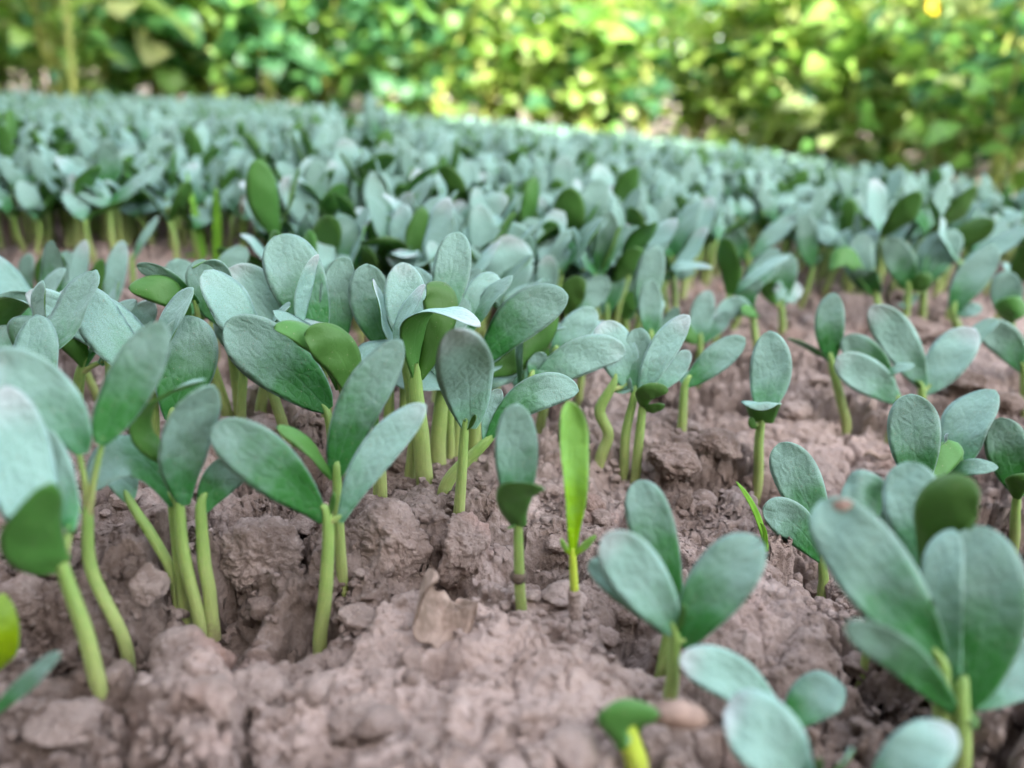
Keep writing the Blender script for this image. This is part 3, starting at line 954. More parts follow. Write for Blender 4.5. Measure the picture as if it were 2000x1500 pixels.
seedling("seedling with a blue drooping blade near the right edge", (2000, 830), (2000, 725), [
    (None, (1962, 668), (1915, 634), 68, (-1, -2), 0),
    ((2000, 725), (2030, 670), (2070, 640), 60, (-3, -6), 0)], 22, None, group=G3)
seedling("seedling with a white-patched upright paddle leaf right of centre", (1800, 1060), (1800, 960), [
    (None, (1784, 855), (1779, 769), 106, (-5, -10), 0),
    ((1812, 950), (1850, 880), (1845, 862), 70, (-9, -12), 160)], 26, None, group=G3)
seedling("seedling with a sharp pale blade above a flat sliver leaf", (1870, 1040), (1868, 950), [
    ((1880, 925), (1882, 845), (1944, 762), 102, (-6, -12), 22),
    ((1838, 945), (1890, 915), (1949, 913), 40, (7, 10), 30),
    ((1865, 950), (1850, 905), (1830, 880), 80, (3, 4), 168)], 26, None, group=G3)
seedling("seedling with a dark green oblong blade at the right edge", (1978, 1078), (1986, 970), [
    ((1992, 968), (1968, 885), (1954, 815), 84, (-4, -8), 0),
    ((1986, 975), (1990, 945), (2030, 950), 50, (7, 10), 150)], 22, (1983, 1020), group=G3)
seedling("seedling with a leathery oval blade and a smooth blade left", (1606, 1150), (1606, 1092), [
    ((1608, 1060), (1560, 945), (1522, 865), 98, (-6, -12), 0),
    ((1606, 1095), (1550, 1022), (1489, 994), 84, (2, 3), 0)], 24, None, group=G3)
seedling("short seedling hidden behind the large warty leaf", (1690, 1302), (1700, 1200), [
    ((1760, 1010), (1690, 965), (1650, 950), 92, (-6, -10), -10, {"az": -10}),
    ((1725, 1060), (1740, 1000), (1757, 972), 40, (-2, -3), 0)], 22, None, group=G3)
seedling("seedling with a dark oval underside before a round blue blade", (1800, 1335), (1822, 1140), [
    ((1826, 1135), (1790, 1000), (1770, 902), 122, (-8, -16), 4),
    ((1820, 1135), (1840, 1010), (1914, 957), 112, (4, 8), 190, {"base": .4})], 30, None, group=G3)
seedling("huge warty-leaved seedling at the right with a brown-tipped blade", (1845, 1500), (1838, 1300), [
    ((1835, 1290), (1705, 1120), (1604, 978), 158, (-6, -20), 4, {"wav": 1.6})], 44, (1842, 1400), group=G3)
seedling("nearest right seedling with a big smooth blade and a bluish one", (1868, 1530), (1876, 1370), [
    ((1895, 1375), (1922, 1180), (1900, 1026), 158, (-7, -18), 2),
    ((1868, 1395), (1760, 1285), (1652, 1216), 82, (8, 12), 14),
    ((1868, 1345), (1843, 1150), (1862, 1034), 84, (-9, -16), 14, {"az": -2}),
    ((1900, 1380), (1975, 1320), (2060, 1270), 110, (-4, -6), 8)], 54, None, bud=(1905, 1425, 30), group=G3)
seedling("seedling with four spread blades, one notched, near the bottom", (1308, 1372), (1318, 1240), [
    ((1316, 1238), (1250, 1125), (1178, 1046), 122, (-1, -2), 2),
    ((1335, 1262), (1400, 1140), (1490, 1058), 128, (-2, -6), 6, {"notch": .14}),
    ((1300, 1235), (1225, 1150), (1148, 1100), 80, (-6, -9), -5)], 32, (1314, 1310), bud=(1336, 1178, 22), group=G3)
seedling("seedling with a dusky bluish blade behind the four spread blades", (1290, 1318), (1308, 1215), [
    ((1322, 1190), (1278, 1040), (1246, 938), 102, (-8, -16), 0)], 26, None, group=G3)
seedling("seedling at the bottom with two small blades spread wide", (1545, 1530), (1535, 1425), [
    (None, (1430, 1325), (1326, 1290), 96, (2, 3), -4),
    ((1540, 1425), (1590, 1365), (1650, 1345), 98, (-3, -5), 6)], 34, None, group=G3)
seedling("seedling cut by the bottom edge with a rounded blade tip", (1600, 1690), (1590, 1560), [
    ((1590, 1570), (1500, 1445), (1415, 1392), 150, (0, -4), 0),
    ((1590, 1570), (1640, 1500), (1660, 1470), 60, (3, 4), 90)], 46, None, bud=(1600, 1478, 24), group=G3)
seedling("seedling in the lower right corner showing only a blade tip", (1700, 1690), (1710, 1570), [
    (None, (1780, 1480), (1866, 1425), 110, (0, -3), 0)], 40, None, group=G3)
seedling("small narrow pale blade lying low at the left edge", (-40, 1450), (-30, 1410), [
    (None, (50, 1335), (118, 1275), 42, (2, 3), 30)], 24, None, group=G1)
seedling("yellow-green sprout cut by the left edge", (-30, 1380), (-28, 1320), [
    (None, (5, 1260), (2, 1158), 62, (2, 0), -15, {"taper": .5})], 26, None, fresh=True, group=G1)
# --- second rank, still told apart
G5 = "seedlings of the second rank behind the clumps"
seedling("lone V-shaped seedling standing on bare soil beyond the clump", (1459, 572), (1462, 505), [
    ((1460, 505), (1432, 468), (1405, 420), 60, (-2, -5), 5),
    ((1466, 505), (1510, 460), (1553, 421), 46, (0, -2), 25)], 16, None, group=G5)
seedling("seedling with overlapped low blades left of the dry pink flake", (1478, 712), (1470, 620), [
    ((1470, 615), (1430, 600), (1395, 640), 56, (4, 8), 30),
    ((1470, 615), (1460, 570), (1490, 550), 52, (-3, -6), 10),
    ((1480, 618), (1465, 608), (1446, 606), 30, (6, 9), 150)], 18, None, group=G5)
seedling("seedling with a rounded blade tilted right beyond the nodding seedling", (1528, 650), (1526, 600), [
    (None, (1530, 575), (1568, 565), 60, (-1, -3), 0),
    ((1522, 600), (1530, 540), (1545, 495), 56, (-5, -9), 0),
    ((1515, 595), (1500, 565), (1525, 562), 40, (5, 7), 165)], 18, None, group=G5)
seedling("seedling of the right cluster with a blue folded cap leaf", (1720, 640), (1710, 570), [
    (None, (1680, 520), (1690, 455), 62, (-4, -8), 0),
    ((1700, 575), (1660, 505), (1620, 530), 46, (4, 7), 150),
    ((1715, 575), (1690, 540), (1685, 528), 60, (5, 7), 20)], 18, None, group=G5)
seedling("seedling of the right cluster with a dark slanting blade", (1765, 640), (1775, 565), [
    (None, (1760, 515), (1728, 465), 62, (-3, -6), 0),
    ((1780, 565), (1800, 555), (1818, 560), 50, (5, 7), 165)], 18, None, group=G5)
seedling("seedling of the right cluster with two tall parallel pale blades", (1800, 630), (1805, 560), [
    (None, (1835, 500), (1870, 450), 66, (-3, -7), 5),
    ((1798, 560), (1810, 500), (1845, 455), 50, (-8, -12), 10),
    ((1790, 575), (1765, 590), (1795, 577), 34, (5, 6), 20)], 18, None, group=G5)
seedling("seedling with a big blue blade leaning right near the right edge", (1872, 660), (1862, 610), [
    (None, (1895, 545), (1946, 480), 68, (-2, -5), 8),
    ((1865, 612), (1890, 606), (1918, 600), 36, (5, 8), 30)], 22, None, group=G5)
seedling("seedling at the right edge with a blue oval and dark underside", (1975, 720), (1975, 630), [
    (None, (1965, 575), (1972, 530), 62, (-3, -6), 0),
    ((1975, 632), (1970, 605), (2010, 605), 60, (6, 9), 160)], 20, None, group=G5)
seedling("seedling with a narrow dark cone-like leaf at far left", (95, 640), (105, 590), [
    ((100, 590), (98, 540), (112, 492), 62, (4, 7), 172),
    ((65, 575), (52, 535), (60, 496), 34, (2, 3), 30)], 20, None, group=G5)
seedling("seedling with a tall white narrow blade above the left clumps", (212, 680), (215, 620), [
    (None, (222, 545), (241, 470), 44, (-2, -6), 8),
    ((205, 620), (190, 560), (200, 505), 34, (2, 3), 160)], 18, None, group=G5)
seedling("seedling with two misty upright blades left of the white blade", (165, 655), (160, 595), [
    (None, (150, 540), (168, 468), 40, (-4, -7), 10),
    ((155, 595), (138, 545), (128, 490), 60, (-8, -12), 0)], 18, None, group=G5)
seedling("seedling with a thin pale blade slanting beside the grass", (262, 560), (258, 510), [
    (None, (282, 465), (309, 423), 22, (0, -2), 40)], 14, None, group=G5)
seedling("big soft-focus seedling with broad blades behind the central clump", (985, 700), (985, 600), [
    (None, (990, 525), (1000, 460), 110, (-4, -8), 0),
    ((975, 600), (940, 540), (930, 480), 64, (-8, -12), 0)], 20, None, group=G5)
seedling("seedling with a lime-lit oval blade under a pinkish slanting blade", (1065, 680), (1068, 590), [
    ((1065, 590), (1068, 545), (1072, 498), 52, (4, 6), -15),
    ((1060, 590), (1085, 500), (1122, 448), 34, (-4, -8), 20)], 18, None, group=G5)
seedling("seedling with a vivid green underside right of the clump", (1110, 690), (1108, 620), [
    ((1108, 620), (1112, 580), (1142, 545), 60, (4, 7), 190),
    ((1108, 620), (1150, 580), (1185, 540), 64, (-6, -9), 0)], 18, None, group=G5)
seedling("seedling with a heart-tipped pale blade above dark blades", (1185, 690), (1185, 610), [
    (None, (1195, 550), (1200, 490), 66, (-4, -8), 0, {"notch": .1}),
    ((1180, 610), (1160, 575), (1170, 540), 56, (3, 5), 0)], 18, None, group=G5)
seedling("seedling with a half-dark cupped blade left of the oval one", (1222, 690), (1222, 625), [
    (None, (1232, 570), (1240, 515), 62, (-5, -9), 10),
    ((1222, 628), (1225, 600), (1250, 570), 44, (4, 7), 170)], 18, None, group=G5)
# ring of soil on the paddle-leaf seedling, dry leaf, husk sprout, grass
def sheet(name, pts_fn, nu, nv, m, parent=None, off=None, thick=0.0004):
    u, v = np.meshgrid(np.linspace(0, 1, nu), np.linspace(-1, 1, nv), indexing='ij')
    P = pts_fn(u, v)
    N = np.cross(np.gradient(P, axis=0), np.gradient(P, axis=1))
    N /= np.linalg.norm(N, axis=-1, keepdims=True) + 1e-12
    idx = np.arange(nu * nv).reshape(nu, nv)
    V = np.concatenate([(P + N * thick).reshape(-1, 3), (P - N * thick).reshape(-1, 3)])
    F = np.concatenate([grid_faces(nu, nv, idx), grid_faces(nu, nv, idx + nu * nv)[:, ::-1]])
    if off is not None:
        V = V - off
    return link(name, mk_mesh(name, V, F, [m]), parent)
def by_label(words_):
    return next(o for o in sc.objects if words_ in o.get("label", ""))

def px_part(root, name, pts, radpx, m, nseg=10, sub=5):
    b = np.array(root.location)
    dep = float(np.dot(b - CAM, fwd))
    P = [on_y(q[0], q[1], b[1] - (q[2] / 1000 if len(q) > 2 else 0)) for q in pts]
    return link(name, tube_mesh(name, P, [r * dep / FPX for r in radpx], m, nseg, sub, len(name), b), root)

t = by_label("ring on its stem")
px_part(t, "soil_ring", [(1015, 1137), (1014, 1132), (1013, 1127), (1013, 1121), (1013, 1116)], [8, 15, 16.5, 15.5, 9], M_DARK)
t = by_label("bright yellow-green sprout")
px_part(t, "soil_sleeve", [(1123, 1222), (1123, 1205), (1124, 1190), (1122, 1172), (1121, 1156), (1121, 1150)], [15, 13.5, 14.5, 12.5, 13.5, 10], M_CRUST)
t = by_label("huge warty-leaved")
b = np.array(t.location)
q = on_y(1646, 987, b[1] + .004)
o = link("dried_tip", clod_mesh(77, .0020, .0009, .0012), t, q - b)
o.data.materials[0] = M_HUSK

# hooked sprout still wearing its husk
b = ground_at(1245, 1545)
root = tag(link("sprout", None, None, b), "hooked green sprout still wearing its brown seed husk at bottom", "sprout", "melon seedlings along the front of the bed")
dep = float(np.dot(b - CAM, fwd)); pm = dep / FPX
def Y_(x, y, dz=0):
    return on_y(x, y, b[1] - dz / 1000)
link("stem", tube_mesh("stem", [b - np.array([0, 0, .006]), Y_(1245, 1520), Y_(1238, 1470), Y_(1222, 1430), Y_(1226, 1405)], [24 * pm, 23 * pm, 22 * pm, 22 * pm, 12 * pm], M_YSTEM, 12, 7, 3, b), root)
for A, M_, T, w, roll, dz in (((1218, 1450), (1203, 1405), (1290, 1396), 74, 150, 3), ((1232, 1455), (1240, 1400), (1292, 1402), 60, 200, -3)):
    a, m_, t_ = Y_(*A, dz), Y_(*M_, dz), Y_(*T, dz)
    V, F, mi, uv = leaf_geo(a, m_, t_, w * pm, side_for(a, m_, t_, roll), 900 + dz, 16, 9, .1, .0016, .5, base=.5)
    link("leaf", mk_mesh("leaf", V - b, F, [M_TOP, M_UND], mi, uv), root)
hk = tube_mesh("seed_husk", [Y_(1278, 1400), Y_(1300, 1395, 1), Y_(1330, 1397, 2), Y_(1362, 1402, 2), Y_(1386, 1412, 1)], [8 * pm, 24 * pm, 27 * pm, 21 * pm, 3 * pm], M_HUSK, 14, 7, 5, b)
link("seed_husk", hk, root)

# curled dry leaf
b = ground_at(842, 1240)
dep = float(np.dot(b - CAM, fwd)); pm = dep / FPX
def dry(u, v):
    # a blade rolled up along its length: one edge stands and curls over, the other lies on the crust
    L_ = 150 * pm
    ang = np.interp(v, [-1, -.55, -.2, .15, .5, .8, 1], [2.5, 1.9, .75, .15, .55, -.25, -.5]) + .25 * np.sin(u * 6 + v * 2)
    dv = np.gradient(v, axis=1)
    half = 150 * pm * (.25 + .75 * np.sin(np.pi * (.12 + .80 * u)) ** .8)
    xx = np.cumsum(np.cos(ang) * dv * half, axis=1)
    zz = np.cumsum(-np.sin(ang) * dv * half, axis=1)
    k0 = v.shape[1] // 2
    xx, zz = xx - xx[:, k0:k0 + 1], zz - zz[:, k0:k0 + 1]
    rib = 2.2 * pm * np.cos(v * 26 + u * 9) * np.abs(v)
    x = xx * .62 + 18 * pm * (u - .5)
    y = (u - .5) * L_ * .75 + 6 * pm * np.sin(v * 7)
    g_ = hgt(b[0] + x, b[1] + y)
    g_ = .35 * g_ + .65 * np.percentile(g_, 90)
    z = zz * .9 + rib + (24 + 34 * (u - .3)) * pm
    return np.stack([b[0] + x, b[1] + y, g_ + z], -1)
o = sheet("dry_leaf", dry, 44, 90, M_DRY, None, b, .00025)
o.location = b
tag(o, "curled dry tan leaf lying on the crust in front", "dry leaf")

# flakes and straws lying about
for lb, px, py, L_, w_, rot in (("pink dry flake lying behind the long right-angled blade", 1445, 638, 72, 22, 10), ("tan dry scrap standing by the pale oval blade", 1378, 690, 50, 16, 75),
                               ("short yellow straw lying below the warty leaf", 1735, 1270, 95, 9, -14), ("thin straw bit near the white-patched seedling", 1710, 905, 50, 14, 5),
                               ("orange scrap lying on the sunlit far strip", 615, 187, 20, 12, 20)):
    b = ground_at(px, py)
    dep = float(np.dot(b - CAM, fwd)); pm = dep / FPX
    def flake(u, v, L_=L_, w_=w_, pm=pm, rot=rot):
        x = (u - .5) * L_ * pm
        wv = v * w_ * .5 * pm * (1 - .7 * np.abs(2 * u - 1) ** 3)
        c, s_ = math.cos(R(rot)), math.sin(R(rot))
        z = x * s_ * (1 if rot > 40 else .5) + wv * .3 + .002 + .0012 * np.sin(u * 7) + np.abs(v) * .0012
        return np.stack([x * c, wv + np.sin(u * 5) * .001, z + (L_ * pm * .4 if rot > 40 else .001)], -1)
    o = sheet("dry_scrap", flake, 16, 7, M_DRY)
    o.location = b
    tag(o, lb, "dry scrap")

def blades(name, label, base, tips, cat, m=M_GRASS, extra=None):
    b = ground_at(*base)
    dep = float(np.dot(b - CAM, fwd)); pm = dep / FPX
    root = tag(link(name, None, None, b), label, cat)
    for i, (bx, mx, my, tx, ty, w, dz) in enumerate(tips):
        a = on_y(bx, base[1], b[1]) - np.array([0, 0, .003])
        m_, t_ = on_y(mx, my, b[1] - dz / 2000), on_y(tx, ty, b[1] - dz / 1000)
        V, F, mi, uv = leaf_geo(a, m_, t_, w * pm, side_for(a, m_, t_, 20 * (i - 1)), 500 + i, 18, 5, .35, .0004, .25, base=.75)
        link("blade", mk_mesh("blade", V - b, F, [m], None, uv), root)
    return root
blades("grass_tuft", "bright green grass tuft with two tall blades behind the left clumps", (412, 512), [(402, 385, 440, 364, 335, 17, -4), (422, 424, 440, 421, 366, 20, 3), (395, 385, 500, 358, 501, 8, 5)], "grass")
blades("grass_sprig", "tiny thin grass sprig leaning left on the open soil", (1500, 1062), [(1500, 1475, 1000, 1437, 940, 15, 0), (1498, 1494, 1040, 1484, 1020, 10, 3)], "grass")
blades("grass_weed", "green grassy weed standing among the blurred right seedlings", (1325, 520), [(1320, 1300, 470, 1278, 432, 26, 4), (1325, 1350, 460, 1402, 418, 20, -3), (1322, 1320, 475, 1290, 428, 22, -6), (1330, 1345, 490, 1340, 445, 14, 6)], "weed")

# ------------------------------------------------------------------ scattered seedlings
def variant(seed, hi=True):
    """stem and two or three blades of one seedling about its foot: list of (name, verts, faces, mats, matindex, uv)"""
    r = random.Random(seed)
    H = r.uniform(.026, .042)
    lean = (r.uniform(-.006, .006), r.uniform(-.006, .006))
    tp = np.array([lean[0], lean[1], H])
    out = []
    V, F, uv = tube_geo([np.array([0, 0, -.006]), np.array([0, 0, 0.002]), tp * .55 + np.array([r.uniform(-.002, .002), 0, 0]), tp, tp * 1.04], [.0023, .0021, .0019, .0018, .0007], 8 if hi else 5, 4 if hi else 1, seed)
    out.append(("stem", V, F, [M_STEM], None, uv))
    a0 = r.gauss(.25, .55)
    look = []
    for k in range(2):
        a = a0 + k * math.pi * r.uniform(.75, 1.1)
        th = R(r.choice((r.uniform(12, 35), r.uniform(25, 60), r.uniform(10, 45))))
        L = r.uniform(.030, .041)
        d = np.array([math.cos(a), math.sin(a), 0])
        z = np.array([0, 0, 1.0])
        T = tp + L * (d * math.sin(th) + z * math.cos(th))
        bend = r.uniform(-.12, .16)
        if r.random() < .22:
            T = tp + L * .8 * (d * .85 + z * .35)
            bend = .3
        n0 = z * math.sin(th) - d * math.cos(th)
        M = tp + (T - tp) * .5 - n0 * L * bend * (-1 if bend < .25 else -1) * .6
        t = nrm(T - tp)
        if r.random() < .8:
            q = r.uniform(.1, .7)
            n0 = nrm(n0 * (1 - q) + np.array([0, -1, .3]) * q)      # blades turn to the open side
        s = nrm(np.cross(t, n0))
        tw = R(r.uniform(-25, 25))
        n = np.cross(s, t)
        s = s * math.cos(tw) + n * math.sin(tw)
        V, F, mi, uv = leaf_geo(tp, M, T, r.uniform(.0165, .021), s, seed * 7 + k, 15 if hi else 7, 7 if hi else 4, r.uniform(.05, .25))
        out.append(("leaf", V, F, [M_TOP, M_UND], mi, uv))
        look.append(th)
    return out, look

BARE = [(40, 508, 90, 18), (1440, 545, 60, 45), (1960, 440, 90, 34), (690, 262, 45, 26), (1520, 330, 30, 14), (820, 355, 70, 14)]
def edge_py(px):
    return np.interp(px, [-900, -400, 0, 300, 500, 1000, 1500, 1750, 2000, 2400, 2900], [170, 180, 190, 198, 204, 246, 302, 342, 376, 440, 520])
def project(p):
    d = np.asarray(p) - CAM
    z = d @ fwd
    return 1000 + FPX * (d @ rt) / z, 750 - FPX * (d @ up) / z, z

rng = np.random.RandomState(11)
pts = []
cell = {}
tries = 0
cand = []
N0 = 170000
ys = 0.36 + 1.7 * rng.rand(N0)
xs = (rng.rand(N0) - .5) * 2 * (ys * 1.15 + .15)
zs = hgt(xs, ys)
for x, y, z in zip(xs, ys, zs):
    px, py, d = project((x, y, z))
    tx, ty, _ = project((x, y, z + .036))
    if ty < edge_py(tx) - 2 or px < -900 or px > 2900:
        continue
    lim = np.interp(px, [0, 520, 560, 900, 1000, 1300, 1380, 1500, 1700, 2000], [512, 512, 660, 680, 680, 660, 560, 555, 590, 575])
    if py > lim:
        continue
    if any(((px - bx) / bw) ** 2 + ((py - by) / bh) ** 2 < 1 for bx, by, bw, bh in BARE) and rng.rand() < .96:
        continue
    dens = float(fbm(np.array([x * 9]), np.array([y * 9]), 77, 2)[0])
    mind = (.0115 if y < .8 else .0085) + (.010 if dens < -.26 else 0) + (.005 if px > 1500 and py > 440 else 0)
    key = (int(x / .03), int(y / .03))
    ok = True
    for i in (-1, 0, 1):
        for j in (-1, 0, 1):
            for (qx, qy) in cell.get((key[0] + i, key[1] + j), ()):
                if (qx - x) ** 2 + (qy - y) ** 2 < mind ** 2:
                    ok = False
    if not ok:
        continue
    if rng.rand() < (.35 if py > 478 and px < 560 else .08 if py < 470 or px < 1300 else .45):
        continue
    cell.setdefault(key, []).append((x, y))
    cand.append((d, x, y, z, px, py))
cand.sort()
print("scattered seedlings", len(cand))
NEAR = 175
VARS = []
for k in range(28):
    parts, look = variant(1000 + k)
    VARS.append(([(n, mk_mesh(n, V, F, ms, mi, uv)) for n, V, F, ms, mi, uv in parts], look))
ORD = "first second third fourth fifth sixth seventh eighth ninth tenth eleventh twelfth thirteenth fourteenth fifteenth sixteenth seventeenth eighteenth nineteenth twentieth twenty-first twenty-second twenty-third twenty-fourth twenty-fifth twenty-sixth twenty-seventh twenty-eighth twenty-ninth thirtieth".split()
inside = [c for c in cand if -40 < c[4] < 2040]
near = inside[:NEAR]
_n = set(id(c) for c in near)
rest = [c for c in cand if id(c) not in _n]
BAND = 23
rv = random.Random(4)
for bi in range(0, NEAR, BAND):
    band = sorted(near[bi:bi + BAND], key=lambda c: c[4])
    for oi, (d, x, y, z, px, py) in enumerate(band):
        k = rv.randrange(len(VARS))
        ms, look = VARS[k]
        root = link("seedling", None, None, (x, y, z))
        root.rotation_euler = (R(rv.uniform(-6, 6)), R(rv.uniform(-6, 6)), rv.choice((0, 0, 0, math.pi)) + rv.gauss(0, .5))
        s_ = rv.uniform(.95, 1.22)
        low_ = .72 if px < 560 and py > 400 else 1.0            # the left rows stay low on short stems
        root.scale = (s_, s_, s_ * low_)
        for n, me in ms:
            link(n, me, root)
        w_ = "narrow upright" if max(look) < R(32) else ("wide open" if min(look) > R(32) else "half open")
        tag(root, f"{w_} two-leaved seedling, {ORD[oi]} from the left in the {ORD[bi // BAND]} band behind the front clumps", "seedling", "soft-focus seedlings in bands behind the clumps")

FILL = [
    ("half-hidden seedling behind the tall pale blade at the left edge", 62, 990, 1), ("low seedling in the gap left of the folded-blade seedling", 112, 905, 5),
    ("seedling half hidden behind the broad upright blade at left", 300, 905, 8), ("seedling crowding the stem of the broad upright blade at left", 372, 880, 11),
    ("seedling half hidden behind the thin blue blade's stem", 470, 850, 3), ("short seedling behind the wide mottled blade", 560, 865, 14),
    ("seedling crowded behind the white upright blade", 700, 880, 2), ("seedling half hidden left of the thickest clump stem", 772, 905, 7),
    ("seedling half hidden behind the hanging dark oval leaf", 880, 900, 16), ("seedling crowded right of the thickest clump stem", 935, 880, 9),
    ("seedling half hidden behind the long blade leaving the clump", 1010, 870, 19), ("seedling behind the folded-blade seedling at left", 190, 780, 12),
    ("seedling crowded behind the rounded pale blade in the upper clump", 420, 770, 21), ("seedling behind the tallest broad veined blade", 560, 760, 4),
    ("seedling tucked behind the blemished purple-tinged blade", 1130, 790, 6), ("seedling tucked behind the arched pale leaf at left edge", 20, 800, 10),
    ("seedling behind the blue drooping blade at left", 80, 760, 13), ("seedling between the white and purple-tinged blades", 850, 790, 15),
    ("seedling under the blue folded cap leaf of the right cluster", 1672, 615, 17), ("seedling behind the blue folded cap leaf of the right cluster", 1650, 575, 20),
    ("seedling between the dark slanting blade and the cap leaf", 1742, 600, 22), ("seedling behind the two tall parallel pale blades", 1825, 585, 23),
    ("seedling left of the big blue blade leaning right", 1845, 640, 24), ("seedling right of the pink flat flake beside the right cluster", 1610, 540, 25),
    ("seedling right of the lone V-shaped seedling", 1530, 530, 26), ("seedling behind the overlapped low blades", 1425, 660, 27),
    ("seedling left of the overlapped low blades", 1388, 700, 0), ("seedling behind the pale oval blade right of the clump", 1315, 660, 1),
    ("seedling left of the pale oval blade right of the clump", 1210, 720, 5), ("seedling behind the rounded blade beyond the nodding seedling", 1560, 610, 8),
    ("seedling behind the vivid green underside right of the clump", 1120, 640, 11), ("seedling beside the heart-tipped pale blade", 1160, 650, 3),
    ("seedling behind the blue oval at the right edge", 1940, 640, 14), ("seedling crowding the thick-stemmed seedling at the left edge", 150, 1010, 2)]
for lb, px, py, k in FILL:
    b = ground_at(px, py)
    root = tag(link("seedling", None, None, b), lb, "seedling", "seedlings filling the clumps from behind")
    root.rotation_euler = (R(rv.uniform(-6, 6)), R(rv.uniform(-6, 6)), rv.gauss(0, .5))
    s_ = rv.uniform(.9, 1.1)
    root.scale = (s_, s_, s_)
    for n, me in VARS[k][0]:
        link(n, me, root)

# crumbs heaped round the front stems
vs, fs, n = [], [], 0
for b, rs_ in STEM_FEET:
    for q in range(11):
        a_ = rv.uniform(0, 6.28)
        d_ = rs_ * rv.uniform(1.0, 2.4)
        s_ = rv.choice((.0006, .0009, .0013, .0019)) * rv.uniform(.8, 1.2)
        x, y = b[0] + math.cos(a_) * (d_ + s_), b[1] + math.sin(a_) * (d_ + s_)
        vs.append(rub[rv.randrange(12)] * s_ + np.array([x, y, hz(x, y) + s_ * .3 + .0004]))
        fs.append(RF + n)
        n += len(RV)
tag(link("soil_crumbs", mk_mesh("soil_crumbs", np.concatenate(vs), np.concatenate(fs), [M_SOIL])), "crumbs of soil heaped round the front stems", "soil crumbs", kind="stuff")

LOW = []
for k in range(14):
    parts, _ = variant(2000 + k, False)
    vs, fs, mis, m1, m2, n = [], [], [], [], [], 0
    for nme, V, F, ms, mi, uv in parts:
        vs.append(V); fs.append(F + n); n += len(V)
        mis.append(np.full(len(F), 2) if mi is None else mi)
        m1.append(uv["metric"]); m2.append(uv["along"])
    LOW.append((np.concatenate(vs), np.concatenate(fs), np.concatenate(mis), np.concatenate(m1), np.concatenate(m2)))
vs, fs, mis, m1, m2, n = [], [], [], [], [], 0
for d, x, y, z, px, py in rest:
    V, F, mi, a_, b_ = LOW[rv.randrange(14)]
    t_ = rv.choice((0, 0, 0, 0, math.pi)) + rv.gauss(0, .5)
    s_ = rv.uniform(.8, 1.12) * (1 - .36 * float(sstep(.7, 1.25, math.hypot(x, y))))
    c, s2 = math.cos(t_) * s_, math.sin(t_) * s_
    vs.append(np.stack([V[:, 0] * c - V[:, 1] * s2 + x, V[:, 0] * s2 + V[:, 1] * c + y, V[:, 2] * s_ + z], 1))
    fs.append(F + n); n += len(V)
    mis.append(mi); m1.append(a_ + rv.uniform(0, 30)); m2.append(b_)
tag(link("distant_seedlings", mk_mesh("distant_seedlings", np.concatenate(vs), np.concatenate(fs), [M_TOP, M_UND, M_STEM], np.concatenate(mis), {"metric": np.concatenate(m1), "along": np.concatenate(m2)})),
    "dense carpet of far seedlings reaching the bed's back edge", "seedlings", kind="stuff")

# ------------------------------------------------------------------ plants beyond the bed
def green(name, c, tc, tr=.45, rough=.5):
    return plain(name, tuple(v * .75 for v in c), c, 14, rough, tr, tc, .001, .04)
GREENS = [green("yellow_green_leaf", (.20, .32, .06), (.45, .58, .12)), green("mid_green_leaf", (.11, .25, .055), (.33, .55, .09)),
          green("deep_green_leaf", (.042, .13, .052), (.11, .29, .09)), green("pale_leaf", (.34, .40, .17), (.55, .62, .24))]
M_STALK = plain("plant_stalk", (.16, .20, .04), (.28, .30, .07), 30, .6)
M_FLOWER = plain("yellow_flower", (.70, .45, .02), (.80, .58, .03), 60, .6, .3, (.8, .6, .05))

def leaf_card(kind, r, L):
    """flat-list quads of one leaf with midrib fold and droop, along +X"""
    nu = 8 if kind != 'blade' else 7
    u = np.linspace(0, 1, nu)
    if kind == 'broad':
        w = np.array([.35, .78, .97, 1.0, .94, .78, .48, .03]) * L * .42
    elif kind == 'ovate':
        w = np.array([.10, .52, .85, .98, .94, .74, .42, .03]) * L * .30
    else:
        w = np.array([.6, .9, 1, .9, .75, .45, .03]) * L * .045
    dr = r.uniform(.1, .55) if kind != 'blade' else r.uniform(.1, .9)
    x = L * (u - .12 * dr * u ** 2)
    z = L * (.18 * np.sin(u * 3) - dr * u ** 2 * .6)
    v = np.array([-1, -.5, 0, .5, 1])
    f = r.uniform(.0, .22)
    V = np.stack([np.repeat(x[:, None], 5, 1) + .02 * L * np.sin(v * 9)[None], w[:, None] * v[None], z[:, None] + np.abs(v)[None] * w[:, None] * f + .04 * L * np.sin(u * 8 + v[None, :].T * 3).T], -1)
    return V.reshape(-1, 3), grid_faces(nu, 5, np.arange(nu * 5).reshape(nu, 5))

